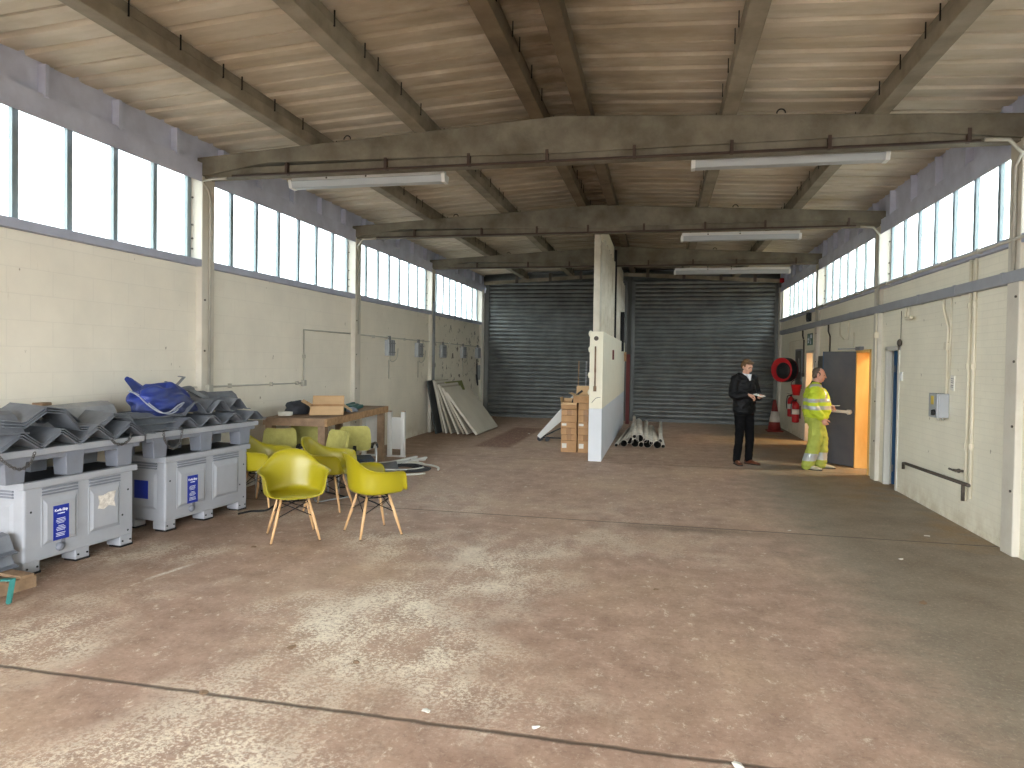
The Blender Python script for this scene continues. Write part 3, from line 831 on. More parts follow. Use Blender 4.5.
    if end_label:
        b = MB(); b.bx(-D / 2 - .1, -D / 2 + .075, y_ - .0165, y_ - .0135, .32, .5); b.build('maker_label', M['blue_label'], t)['label'] = 'plain blue square label'
    return t
RZ1, RZ2 = -R(4.5), -R(6.5)
pallet_box('grey plastic pallet box with blue label and torn white label, nearer of the two', (-4.745, 4.88, 0), RZ1, 1.04, .54, .74, True, False)
pallet_box('scuffed grey plastic pallet box with blue label, farther one beside the yellow chairs', (-4.655, 6.415, 0), RZ2, 1.17, .55, .745, False, True)

def plastic_pallet(label, loc, rz, L, D):
    t = thing('plastic_pallet', label, 'pallet', loc, rz, 'grey plastic pallets on the boxes')
    h = L / 2
    b = MB(); b.bx(-D, 0, -h, h, .2, .255)
    b.build('deck', M['bin'], t, bevel=.006)
    b = MB(); b.bx(-D + .02, -.03, -h + .03, h - .03, .16, .2); b.build('deck_rib', M['bin_dark'], t)
    for i, y0 in enumerate((-h + .12, -.07, h - .27)):
        for x0 in (-D + .03, -.17):
            b = MB(); vs = []
            for z, e in ((0, 0), (.2, .012)):
                vs += [(x0 - e, y0 - e, z), (x0 + .14 + e * .4, y0 - e, z), (x0 + .14 + e * .4, y0 + .15 + e, z), (x0 - e, y0 + .15 + e, z)]
            b.add(vs, [(3, 2, 1, 0), (4, 5, 6, 7), (0, 1, 5, 4), (1, 2, 6, 5), (2, 3, 7, 6), (3, 0, 4, 7)])
            b.build('block', M['bin_dark'], t, bevel=.006)
    return t
plastic_pallet('grey plastic pallet lying on the nearer pallet box under sheets', (-4.725, 4.8, .742), RZ1, 1.4, .6)
plastic_pallet('grey plastic pallet lying on the farther pallet box under sheets', (-4.63, 6.36, .747), RZ2, 1.58, .6)

# corrugated sheets
def zig(n, pitch, depth, flat_, th, ln, start=0):
    """profile along y, sheet runs along -x for ln"""
    top = []; y = 0
    for k in range(n):
        s_ = (pitch - 2 * flat_) / 2
        top += [(y, 0), (y + flat_, 0), (y + flat_ + s_, depth), (y + 2 * flat_ + s_, depth)]
        y += pitch
    top += [(y, 0), (y + flat_, 0)]
    b = MB(); m = len(top)
    vs = [V((x, a, c + dz)) for x in (0, -ln) for dz in (0, th) for a, c in top]
    fs = []
    for k in range(m - 1):
        fs += [(k, k + 1, m + k + 1, m + k), (2 * m + k + 1, 2 * m + k, 3 * m + k, 3 * m + k + 1), (m + k, m + k + 1, 3 * m + k + 1, 3 * m + k), (k + 1, k, 2 * m + k, 2 * m + k + 1)]
    fs += [(0, m, 3 * m, 2 * m), (m - 1, 3 * m - 1, 4 * m - 1, 2 * m - 1)]
    b.add(vs, fs); return b
def sheet(label, prof, loc, rot, m='sheet', group=None):
    o = zig(*prof).build('corrugated_sheet', M[m])
    o.location = loc; o.rotation_euler = tuple(R(a) for a in rot)
    return tag(o, label, 'roofing sheet', group)
G = 'corrugated sheets piled on the pallet boxes'
A = (4, .335, .1, .02, .007, .5)
for k in range(3):
    sheet('grey zigzag sheet on the nearer pallet, %s of three nested along its front edge' % ['lowest', 'middle', 'uppermost'][k], A, (-4.71 - .006 * k, 4.08 + .012 * k, 1.0 + .017 * k), (0, 2, -4.5), group=G)
B = (2, .62, .13, .16, .007, .42)
for k in range(3):
    sheet('grey sheet tilting down to the right above the nearer zigzags, %s of three' % ['lowest', 'middle', 'topmost'][k], B, (-4.78 - .012 * k, 4.2 + .01 * k, 1.185 + .022 * k), (-7.5 - k * .5, 3, -7), group=G)
def ysheet(prof, y0, y1, th=.008):
    b = MB(); m = len(prof)
    vs = [V((a, y, c + dz)) for y in (y0, y1) for dz in (0, th) for a, c in prof]; fs = []
    for k in range(m - 1):
        fs += [(k + 1, k, m + k, m + k + 1), (2 * m + k, 2 * m + k + 1, 3 * m + k + 1, 3 * m + k), (m + k + 1, m + k, 3 * m + k, 3 * m + k + 1), (k, k + 1, 2 * m + k + 1, 2 * m + k)]
    fs += [(0, 2 * m, 3 * m, m), (m - 1, 2 * m - 1, 4 * m - 1, 3 * m - 1)]
    return b.add(vs, fs)
def ys(label, prof, y0, y1, loc=(0, 0, 0), rot=(0, 0, 0), m='sheet'):
    o = ysheet(prof, y0, y1).build('corrugated_sheet', M[m]); o.location = loc; o.rotation_euler = tuple(R(a) for a in rot)
    return tag(o, label, 'roofing sheet', G)
ys('wide grey sheet with a folded crest, at the left end of the nearer pile', [(.02, .0), (-.03, .0), (-.14, .13), (-.2, .16), (-.3, .155), (-.4, .05), (-.45, .05)], -.18, .33, (-4.76, 4.02, 1.14), (-2, 0, -5))
ys('pale grey folded sheet against the wall, topmost at the back of the nearer pile', [(.0, .0), (-.09, .17), (-.16, .2), (-.24, .2), (-.3, .12)], -.42, .42, (-4.96, 5.08, 1.085), (1.5, 0, -5), 'sheet_pale')
sheet('small grey peaked sheet standing behind the nearer fanned sheets', (2, .36, .11, .015, .007, .28), (-5.0, 4.35, 1.19), (-4, 0, -5), group=G)
A2 = (4, .33, .085, .05, .009, .52)
for k in range(2):
    sheet('grey rounded zigzag sheet on the farther pallet, %s of two' % ['lower', 'upper'][k], A2, (-4.61 + .0 * k, 5.79 + .02 * k, 1.015 + .014 * k), (0, 1, -6.5), group=G)
U = (2, .36, .12, .055, .008, .42)
for k, (y_, z_) in enumerate(((5.98, 1.135), (6.3, 1.14))):
    sheet('grey trough shaped sheet %s on the farther pile' % ['under the blue tarpaulin', 'right of the blue tarpaulin'][k], U, (-4.66 - .02 * k, y_, z_), (0, 3, -6), group=G)
for k in range(3):
    ys('dark grey sheet lying lengthwise at the left end of the farther pile, %s of three' % ['lowest', 'middle', 'uppermost'][k], [(.0, .0), (-.05, .0), (-.1, .055), (-.22, .055), (-.27, 0), (-.36, 0), (-.42, .055)], -.25, .3, (-4.68 - .01 * k, 5.68 + .02 * k, 1.02 + .062 * k), (0, -3, -6))
ys('flat grey sheet lying near the top of the farther pile', [(.0, .0), (-.18, .02), (-.3, .05)], -.2, .28, (-4.86, 6.62, 1.255), (2, 4, -8))
ys('upright grey offcut with a pale hole at the right end of the farther pile', [(.0, .0), (-.1, .16), (-.16, .2)], -.2, .22, (-4.76, 6.9, 1.13), (0, 0, -8))
# timber block near the wall
b = MB(); b.bx(-.05, .05, -.055, .055, 0, .09); b.bx(-.05, .05, -.055, .055, -.23, -.002)
tag(b.build('timber_block', M['wood'], None, bevel=.006, loc=(-5.27, 4.98, 1.225), rz=R(8)), 'short brown timber block behind the nearer sheet pile', 'timber block')

# blue tarpaulin
def tarp():
    t = thing('tarpaulin', 'crumpled blue tarpaulin with pale lining draped on the farther sheet pile', 'tarpaulin', (0, 0, 0))
    rows = []
    for i in range(25):
        th_ = PI * i / 24; row = []
        for k in range(40):
            q = 2 * PI * k / 40
            d = V((max(math.sin(th_), .01) * math.cos(q), max(math.sin(th_), .01) * math.sin(q), -math.cos(th_)))
            fold = 1 - abs(mnoise.noise(V((d.x * 2.2, d.y * 1.6 + 4, d.z * 2.4)))) * .55 + mnoise.noise(d * 4.5) * .09
            t_ = d.y * fold
            z = d.z * .19 * fold * (1 - .25 * t_)
            p_ = V((-4.85 + d.x * .21 * fold, 5.97 + t_ * .47 + d.z * .05, 1.285 + z - .02 * t_ - .13 * max(0, t_) ** 1.6))
            p_.z = max(p_.z, 1.155 + .01 * math.sin(q * 3))
            row.append(p_)
        rows.append(row)
    b = MB(); b.grid(rows, True, 0, True); b.build('cloth', M['tarp'], t, subd=1)
    edge = smooth_pts([(-4.9, 5.56, 1.4), (-4.82, 5.58, 1.36), (-4.74, 5.62, 1.27), (-4.67, 5.68, 1.2), (-4.64, 5.78, 1.19), (-4.62, 5.88, 1.25), (-4.62, 5.97, 1.275), (-4.63, 5.92, 1.235), (-4.64, 5.84, 1.2)], 5)
    b = MB(); b.tube(edge, .007, 6); b.tube([p + V((.02, .028, -.01)) for p in edge[:24]], .006, 6); b.build('hem', M['tarp_in'], t)
    rows = []
    for i in range(9):
        f = i / 8; c = V((-4.9, 5.82, 1.39)).lerp(V((-4.95, 5.6, 1.535)), f); w = .07 * (1 - f) + .03
        rows.append([c + V((q * w, .25 * w * q + .01 * math.sin(3 * q), .1 * w - abs(q) * w * .9 + mnoise.noise(V((q * 2, f * 4, 1))) * .012)) for q in [(k / 8 - .5) * 2 for k in range(9)]])
    b = MB(); b.grid(rows); b.build('raised_corner', M['tarp'], t, solid=.008, subd=1)
    rows = []
    for i in range(9):
        f = i / 8; row = []
        for k in range(7):
            g = k / 6
            p = V((-4.66, 5.66 + .75 * f, 1.30 - .12 * f)) + V((.03 * g, 0, -.11 * g * (1 - .3 * f)))
            row.append(p + V((mnoise.noise(p * 9) * .03, 0, mnoise.noise(p * 7) * .02)))
        rows.append(row)
    return t
tarp()
b = MB()
b.bar((-5.05, 6.28, 1.33), (-4.98, 6.43, 1.51), .05, .01); b.bar((-4.98, 6.43, 1.51), (-4.99, 6.37, 1.52), .05, .01)
tag(b.build('metal_strip', M['alu']), 'bent metal strip with a hooked end sticking up behind the tarpaulin', 'metal strip')
b = MB(); b.bar((-5.02, 6.2, 1.47), (-4.95, 6.34, 1.33), .05, .012)
tag(b.build('metal_strip', M['alu']), 'short straight metal strip crossing the hooked strip', 'metal strip')
b = MB(); b.tube(smooth_pts([(-4.95, 6.2, 1.33), (-4.97, 6.4, 1.38), (-4.98, 6.54, 1.385), (-4.98, 6.58, 1.34)], 5), .028, 10)
tag(b.build('rolled_tube', M['steel_grey']), 'grey rolled tube lying behind the tarpaulin', 'tube')
b = MB(); b.bar((-4.97, 6.48, 1.37), (-4.9, 6.72, 1.245), .06, .015); b.bar((-4.97, 6.54, 1.37), (-4.9, 6.78, 1.245), .02, .03)
tag(b.build('metal_channel', M['alu']), 'bright metal channel leaning down towards the right of the pile', 'metal channel')

def chain(label, pts, n):
    P = smooth_pts(pts, 12); L_ = [0]
    for i in range(1, len(P)): L_.append(L_[-1] + (P[i] - P[i - 1]).length)
    b = MB()
    for k in range(n):
        d = L_[-1] * (k + .5) / n
        i = max(j for j in range(len(L_)) if L_[j] <= d); i = min(i, len(P) - 2)
        p = P[i].lerp(P[i + 1], (d - L_[i]) / max(1e-6, L_[i + 1] - L_[i])); t_ = (P[i + 1] - P[i]).normalized()
        s_ = t_.cross(V((1, .2, .1))).normalized()
        if k % 2: s_ = t_.cross(s_).normalized()
        hl = L_[-1] / n * .72
        b.tube([p + t_ * (hl * math.cos(q)) + s_ * (.011 * math.sin(q)) for q in [2 * PI * j / 10 for j in range(10)]], .0036, 5, True)
    return tag(b.build('chain', M['chain']), label, 'chain')
chain('steel chain looping below the nearer pallet deck, left one', [(-4.735, 4.1, 1.0), (-4.715, 4.15, .93), (-4.7, 4.24, .87), (-4.7, 4.33, .89), (-4.7, 4.38, .98)], 20)
chain('steel chain draped over the right corner of the nearer pallet', [(-4.69, 5.12, 1.005), (-4.68, 5.16, .96), (-4.675, 5.24, .945), (-4.67, 5.31, .98), (-4.675, 5.34, 1.04)], 14)
chain('steel chain hanging from the farther pallet in front of its block', [(-4.65, 5.72, 1.01), (-4.64, 5.73, .92), (-4.635, 5.82, .835), (-4.63, 5.92, .87), (-4.62, 5.95, 1.02)], 22)

# low timber pallet and sheet offcuts at the left edge of the picture
t = thing('timber_pallet', 'broken timber pallet on the floor left of the nearer pallet box', 'pallet', (-4.68, 4.06, 0), R(-8))
for k, y_ in enumerate((-.3, -.08, .12)):
    b = MB(); b.bx(-.5, .14, y_ - .05, y_ + .05, .09, .112); b.build('deck_board', M['pallet_wood'], t, bevel=.003)
for x_ in (-.42, .02):
    b = MB(); b.bx(x_ - .04, x_ + .1, -.36, .2, .0, .088); b.build('bearer', M['pallet_wood'], t, bevel=.003)
for k in range(2):
    o = ysheet([(.0, .0), (-.05, .0), (-.12, .1), (-.2, .1), (-.26, .02)], -.32, .0).build('corrugated_sheet', M['sheet'])
    o.location = (-4.73, 4.27, .125 + .105 * k); o.rotation_euler = (R(4), R(10), R(-10))
    tag(o, 'grey sheet offcut resting on the broken timber pallet, %s one' % ['lower', 'upper'][k], 'roofing sheet', 'sheet offcuts on the timber pallet')
b = MB(); b.bar((-4.48, 4.0, .13), (-4.38, 3.88, .012), .035, .006); b.bar((-4.48, 4.0, .13), (-4.58, 4.0, .122), .05, .01); b.bar((-4.46, 3.97, .1), (-4.37, 3.87, .012), .02, .012)
tag(b.build('strap', M['teal_strap']), 'teal strap end hanging off the broken timber pallet', 'strap')

# ------------------------------------------------------------------ yellow tub chairs
def make_chair(label, loc, head):
    t = thing('tub_chair', label, 'chair', loc, math.atan2(-head[0], head[1]), 'chartreuse plastic tub chairs')
    rim = [(0, .272, .425), (.13, .268, .432), (.222, .254, .455), (.258, .236, .52), (.27, .222, .595), (.292, .195, .64), (.322, .13, .654), (.325, .03, .654), (.308, -.07, .66), (.258, -.165, .69), (.2, -.228, .748), (.14, -.262, .796), (.07, -.288, .818), (0, -.296, .823)]
    base = [(0, .205, .437), (.1, .2, .434), (.19, .198, .432), (.226, .182, .431), (.24, .155, .43), (.247, .11, .429), (.25, .06, .428), (.25, .01, .424), (.242, -.05, .422), (.222, -.105, .422), (.18, -.16, .424), (.12, -.194, .428), (.06, -.21, .43), (0, -.214, .43)]
    rim = smooth_pts(rim, 3); base = smooth_pts(base, 3)
    full = [(r_, c_) for r_, c_ in zip(rim, base)]
    full += [(V((-r_.x, r_.y, r_.z)), V((-c_.x, c_.y, c_.z))) for r_, c_ in reversed(full[1:-1])]
    rows = [[] for _ in range(11)]
    C = V((0, .0, .418))
    for r_, c_ in full:
        h = max(0, r_.z - c_.z)
        out_ = V((r_.x - c_.x, r_.y - c_.y, 0))
        w1 = c_ + out_ * .36 + V((0, 0, h * .2)); w2 = c_ + out_ * .52 + V((0, 0, h * .74))
        lip = r_ + (out_.normalized() * .014 if out_.length > 1e-4 else V((0, .01, 0))) + V((0, 0, -.004))
        prof = smooth_pts([C.lerp(c_, .08), C.lerp(c_, .55) + V((0, 0, -.004)), c_, w1, w2, r_, lip], 2)
        idx = [0, 1, 2, 3, 4, 5, 6, 8, 9, 10, 12]
        for k, q in enumerate(idx): rows[k].append(prof[q])
    b = MB(); b.grid(rows, True, 0, True)
    n_ = len(full); o_ = 0; b.f.append(tuple(range(n_))); b.sm.append(True); b.mi.append(0)
    b.build('seat_shell', M['chair'], t, solid=.007, subd=1)
    feet = {}
    for sx in (-1, 1):
        for sy_ in (-1, 1):
            top = V((sx * .125, sy_ * .115, .392)); ft = V((sx * .222, sy_ * .215, 0))
            b = MB(); b.tube([top, top.lerp(ft, .5), ft], [.0135, .0155, .010], 12)
            l_ = b.build('leg', M['leg_wood'], t)
            bb = MB(); bb.cyl(ft + V((0, 0, .0)), ft + V((0, 0, .006)), .0115, None, 10); bb.build('foot_glide', M['black'], l_)
            feet[(sx, sy_)] = (top, ft)
    b = MB()
    def at(k, f): return feet[k][0].lerp(feet[k][1], f)
    K = [(-1, -1), (1, -1), (1, 1), (-1, 1)]
    for i in range(4):
        p, q = K[i], K[(i + 1) % 4]
        b.tube([at(p, .06), at(q, .42)], .0045, 6); b.tube([at(q, .06), at(p, .42)], .0045, 6)
        b.tube([at(p, .04), at(q, .04)], .006, 6)
    for k in K:
        b.tube([at(k, .06), (k[0] * .1, k[1] * .09, .402)], .007, 6); b.ball(at(k, .42), .009, 8)
    b.build('wire_brace', M['black_metal'], t)
    return t
make_chair('chartreuse tub chair facing the viewer, nearest of the yellow chairs', (-3.445, 6.02, 0), (.59, -.81))
make_chair('chartreuse tub chair seen from outside its arm, farthest to the right', (-2.78, 6.385, 0), (.70, .71))
make_chair('chartreuse tub chair in the middle, behind the one facing the viewer', (-3.72, 7.28, 0), (.985, .12))
make_chair('chartreuse tub chair partly hidden by the farther pallet box', (-4.58, 7.3, 0), (.97, .02))

# ------------------------------------------------------------------ olive office chairs
def office_chair(label, loc, head, lean=12, arms=True):
    t = thing('office_chair', label, 'chair', loc, math.atan2(-head[0], head[1]), 'olive upholstered office chairs')
    t.scale = (.94, .94, .94)
    b = MB(); b.bx(-.23, .23, -.2, .24, .42, .475); b.build('seat', M['seat_dark'], t, bevel=.025, seg=3)
    Mx = Matrix.Translation((0, -.22, .47)) @ Matrix.Rotation(R(lean), 4, 'X')
    rows = []
    def pad(off, dep):
        out = []
        for i in range(9):
            f = i / 8; z = .0 + .35 * f; w = .225 - .02 * abs(f - .4) ** 2 * 3 - (.035 if f > .93 else 0) - (.03 if f < .05 else 0)
            out.append([Mx @ V((q * w, off + dep * (1 - q * q) - .035 * (q * q) * -1, z + .06)) for q in [(k / 10 - .5) * 2 for k in range(11)]])
        return out
    f_ = pad(0, -.02); bk = pad(-.04, -.02)
    b = MB(); b.grid(f_); b.grid([list(reversed(r_)) for r_ in bk])
    per_f = f_[0] + [r_[-1] for r_ in f_[1:]] + list(reversed(f_[-1]))[1:] + [r_[0] for r_ in reversed(f_[1:-1])]
    per_b = bk[0] + [r_[-1] for r_ in bk[1:]] + list(reversed(bk[-1]))[1:] + [r_[0] for r_ in reversed(bk[1:-1])]
    b.grid([per_b, per_f], True, 0, True)
    b.build('backrest', M['olive'], t)
    for s_ in (-1, 1):
        b = MB(); b.tube(smooth_pts([(s_ * .25, -.2, .62), (s_ * .27, -.1, .655), (s_ * .27, .1, .655), (s_ * .265, .18, .63)], 4), [.018] * 13, 8)
        b.ball((s_ * .24, -.22, .6), .035, 8, sc=(.7, .8, 1.4))
        if arms: b.build('armrest', M['black'], t)
        b = MB(); b.tube(smooth_pts([(s_ * .25, .18, .64), (s_ * .25, .235, .5), (s_ * .25, .245, .12), (s_ * .25, .2, .016), (s_ * .25, 0, .012), (s_ * .25, -.24, .012), (s_ * .25, -.28, .05), (s_ * .24, -.2, .42)], 5), .011, 8)
        b.build('sled_leg', M['chrome'], t)
    b = MB(); b.tube([(-.25, -.24, .014), (.25, -.24, .014)], .011, 8); b.tube([(-.24, .2, .415), (.24, .2, .415)], .01, 8); b.tube([(-.24, -.2, .44), (.24, -.2, .44)], .012, 8)
    b.bar((0, -.2, .43), (0, -.26, .6), .05, .012, up=(0, 1, 0)); b.build('cross_bar', M['black_metal'], t)
    return t
office_chair('olive office chair facing the viewer, leftmost at the bench end', (-4.70, 7.83, 0), (.45, -.9), 18)
office_chair('olive office chair tucked under the bench end, only its back top showing', (-4.70, 8.42, 0), (.3, -.95), 10)
office_chair('olive office chair turned sideways behind the middle yellow chair', (-4.1, 7.8, 0), (-.5, -.86), 12)
office_chair('olive office chair with looped arm beside the bench leg', (-3.87, 8.33, 0), (.5, -.86), 6)

# ------------------------------------------------------------------ timber workbench
RB = R(5)
t = thing('workbench', 'heavy weathered timber workbench against the left wall', 'workbench', (-4.73, 9.36, 0), RB)
b = MB()
for k in range(5): b.bx(-.42 + k * .166, -.42 + k * .166 + .163, -1.27, 1.27, .905, .95)
b.build('worktop', M['wood'], t, bevel=.004)
b = MB(); b.bx(.41, .445, -1.3, 1.3, .85, .948); b.build('front_apron', M['wood_edge'], t, bevel=.004)
b = MB(); b.bx(-.43, .41, -1.3, -1.27, .85, .948); b.build('end_apron', M['wood'], t, bevel=.004)
b = MB(); b.bx(-.43, .41, 1.27, 1.3, .85, .948); b.build('end_apron', M['wood'], t, bevel=.004)
for x_ in (-.37, .35):
    for y_ in (-1.2, 1.2):
        b = MB(); b.bx(x_ - .05, x_ + .05, y_ - .055, y_ + .055, 0, .905); b.build('leg', M['wood'], t, bevel=.005)
b = MB(); b.bx(-.39, -.35, -1.15, 1.15, .2, .3); b.build('stretcher', M['wood'], t, bevel=.004)
# on the bench
def carton_open(name, label, loc, rz, w_, d_, h_, flaps, lean=None):
    t = thing(name, label, 'cardboard box', loc, rz)
    th = .004; b = MB()
    b.bx(-w_, w_, -d_, d_, 0, th); b.bx(-w_, -w_ + th, -d_, d_, 0, h_); b.bx(w_ - th, w_, -d_, d_, 0, h_); b.bx(-w_, w_, -d_, -d_ + th, 0, h_); b.bx(-w_, w_, d_ - th, d_, 0, h_)
    b.build('body', M['card'], t)
    for (ax, sg, ang, ln) in flaps:
        b = MB(); c, s_ = math.cos(R(ang)), math.sin(R(ang))
        if ax == 'x':
            p0 = V((sg * w_, -d_, h_)); e = V((sg * c * ln, 0, s_ * ln)); u = V((0, 2 * d_, 0))
        else:
            p0 = V((-w_, sg * d_, h_)); e = V((0, sg * c * ln, s_ * ln)); u = V((2 * w_, 0, 0))
        n_ = e.cross(u).normalized() * th
        vs = [p0, p0 + u, p0 + u + e, p0 + e]; vs += [q + n_ for q in vs]
        b.add(vs, [(3, 2, 1, 0), (4, 5, 6, 7), (0, 1, 5, 4), (1, 2, 6, 5), (2, 3, 7, 6), (3, 0, 4, 7)])
        b.build('flap', M['card_in'], t)
    return t
carton_open('cardboard_box', 'open cardboard box with drooping flaps on the workbench', (-4.55, 8.85, .952), R(25), .22, .24, .12, [('x', 1, -35, .14), ('y', -1, -32, .2), ('x', -1, 30, .14), ('y', 1, 40, .18)])
def lump(name, label, cat, m, c, rad, seed, amp=.3, flat_=.5):
    b = MB(); rows = []
    for i in range(13):
        th_ = PI * i / 12; row = []
        for k in range(20):
            q = 2 * PI * k / 20
            d = V((max(math.sin(th_), .01) * math.cos(q), max(math.sin(th_), .01) * math.sin(q), -math.cos(th_)))
            r_ = 1 + amp * mnoise.noise(d * 1.7 + V((seed, 0, 0))) + amp * .5 * mnoise.noise(d * 4 + V((seed, 3, 0)))
            p = V((d.x * rad[0] * r_, d.y * rad[1] * r_, max(-rad[2] * flat_, d.z * rad[2] * r_) + rad[2] * flat_))
            row.append(p)
        rows.append(row)
    b.grid(rows, True, 0, True)
    return tag(b.build(name, m, None, loc=c), label, cat)
lump('refuse_bag', 'dark rubbish bag left of the open box on the workbench', 'bag', M['bag'], (-4.95, 8.72, .95), (.17, .2, .12), 3)
lump('cloth_bundle', 'pale blue crumpled cloth right of the open box on the bench', 'cloth', M['tarp_in'], (-4.42, 9.35, .952), (.07, .12, .045), 9)
b = MB(); b.tube([V((.085 * math.cos(q) * (1 + .02 * k), .07 * math.sin(q), .014 + .012 * k)) + V((0, .01 * math.sin(q * 3 + k), 0)) for k in range(4) for q in [2 * PI * j / 20 for j in range(20)]], .008, 6)
tag(b.build('cable_coil', M['hose_white'], None, loc=(-4.88, 8.3, .952), rz=.3), 'small pale cable coil at the left end of the workbench', 'cable')
b = MB(); b.bx(-.09, .09, -.42, .42, 0, .05); b.bx(-.05, .05, -.25, .25, .05, .075); b.bx(-.085, -.03, -.1, .38, .05, .09)
tag(b.build('tool_tray', M['teal'], None, bevel=.012, loc=(-4.6, 9.75, .952), rz=R(14)), 'teal plastic tray on the far end of the workbench', 'tray')
b = MB(); b.bar((0, -.3, .02), (.05, .3, .02), .03, .03); b.bar((-.05, -.2, .05), (.08, .25, .03), .02, .02); b.ball((0, -.28, .025), .035, 8)
tag(b.build('pipe_clamp', M['dark_pipe'], None, loc=(-4.9, 9.5, .955)), 'dark metal clamp lying behind the open box on the bench', 'tool')

# white display stands beside the bench
def stand(label, loc, rz):
    t = thing('display_stand', label, 'display stand', loc, rz, 'white panel stands by the workbench')
    for y_ in (-.125, .125):
        b = MB(); b.bx(-.035, .035, y_ - .035, y_ + .035, .03, .8); p_ = b.build('post', M['white_panel'], t, bevel=.005)
        b = MB(); b.bx(-.03, .03, y_ - .03, y_ + .03, .8, .812); b.build('post_cap', M['wood_edge'], p_)
    b = MB(); b.bx(-.012, .012, -.09, .09, .14, .7); b.build('panel', M['white_panel'], t, bevel=.003)
    b = MB(); b.bx(-.03, .03, -.17, .17, 0, .03); b.build('foot_rail', M['white_panel'], t, bevel=.004)
    return t
stand('white panel stand between two posts right of the workbench', (-4.535, 11.4, 0), R(-90))
stand('white panel stand seen through the workbench legs', (-5.02, 11.4, 0), R(-90))
t = thing('slatted_frame', 'white slatted frame lying flat in front of the panel stands', 'frame', (-4.13, 10.72, 0), R(-14))
for x_ in (-.1, .1):
    b = MB(); b.bx(x_ - .025, x_ + .025, -.52, .52, .03, .06); b.build('rail', M['white_panel'], t, bevel=.004)
for k in range(5):
    b = MB(); b.bx(-.12, .12, -.5 + k * .22, -.4 + k * .22, .005, .03); b.build('slat', M['white_panel'], t, bevel=.003)
# plastic shell, coil of cable and two white hoses on the floor
b = MB(); rows = []
for i in range(9):
    f = i / 8
    rows.append([V(((k / 8 - .5) * .5, (f - .5) * .5, .015 + .16 * abs(f - .3) ** 1.5 + .1 * abs(k / 8 - .5) ** 2)) for k in range(9)])
b.grid(rows)
tag(b.build('seat_shell', M['steel_grey'], None, solid=.01, loc=(-4.1, 9.75, 0.0), rz=R(30)), 'grey plastic seat shell lying on the floor by the bench leg', 'seat shell')
b = MB()
for k in range(7):
    rr_ = .36 - .025 * k
    b.tube([V((rr_ * 1.25 * math.cos(q) + .02 * math.sin(3 * q + k), rr_ * math.sin(q), .014 + .012 * (k % 3) + .004 * math.sin(5 * q + k))) for q in [2 * PI * j / 36 for j in range(36)]], .012, 6, True)
tag(b.build('cable_coil', M['cable_dark'], None, loc=(-3.95, 10.15, 0)), 'coil of dark cable on the floor in front of the workbench', 'cable')
def ring(label, c, rx, ry, rz, r_=.016):
    b = MB(); b.tube([V((rx * math.cos(q) + .015 * math.sin(3 * q), ry * math.sin(q), r_ + .006 + .006 * math.sin(2 * q))) for q in [2 * PI * j / 48 for j in range(44)]], r_, 8)
    return tag(b.build('hose', M['hose_white'], None, loc=c, rz=rz), label, 'hose', 'white hoses on the floor')
ring('white hose in a wide loop reaching farthest right on the floor', (-4.0, 10.05, 0), .66, .55, R(10))
ring('white hose in a tighter loop around the dark cable coil', (-4.05, 10.2, .02), .46, .42, R(40))

# ------------------------------------------------------------------ leaning boards
def board(label, xb, xt, H_, y0, y1, th, m, z0=0.0, edge=None):
    dx, L_ = xt - xb, H_
    d = V((dx, 0, math.sqrt(max(.01, L_ * L_ - dx * dx)))).normalized(); n_ = V((d.z, 0, -d.x))
    p = V((xb, 0, z0)); vs = []
    for y_ in (y0, y1):
        vs += [p + V((0, y_, 0)), p + d * L_ + V((0, y_, 0)), p + d * L_ + n_ * -th + V((0, y_, 0)), p - n_ * th + V((0, y_, 0))]
    zmin = min(v.z for v in vs); vs = [v - V((0, 0, zmin - .002 - z0)) for v in vs]
    b = MB(); b.add(vs, [(0, 1, 5, 4), (1, 2, 6, 5), (2, 3, 7, 6), (3, 0, 4, 7), (0, 3, 2, 1), (4, 5, 6, 7)])
    return tag(b.build('insulation_board', m, None, bevel=.003), label, 'board', 'boards leaning on the left wall')
board('pale board leaning outermost of the wall stack, its broad face showing', -4.05, -4.79, 1.2, 15.12, 17.15, .055, M['board'])
board('pale board leaning second from the front of the wall stack', -4.29, -4.91, 1.22, 15.2, 16.6, .05, M['board'])
board('pale board leaning third from the front of the wall stack', -4.39, -4.96, 1.23, 15.22, 16.6, .05, M['board_edge'])
board('pale board leaning fourth from the front of the wall stack', -4.51, -5.01, 1.24, 15.2, 16.7, .05, M['board'])
board('pale board leaning fifth from the front of the wall stack', -4.69, -5.09, 1.23, 15.25, 16.5, .05, M['board_edge'])
board('olive green board leaning between the pale ones, its top showing', -4.61, -5.05, 1.26, 15.8, 17.2, .03, M['board_green'])
board('pale board leaning next to last before the wall', -4.83, -5.15, 1.25, 15.3, 16.5, .045, M['board'])
board('pale board leaning nearest the wall in the stack', -4.93, -5.20, 1.26, 15.4, 16.5, .045, M['board_edge'])
board('dark board leaning against the wall behind all the pale ones', -5.03, -5.26, 1.25, 15.1, 16.2, .03, M['board_dark'])

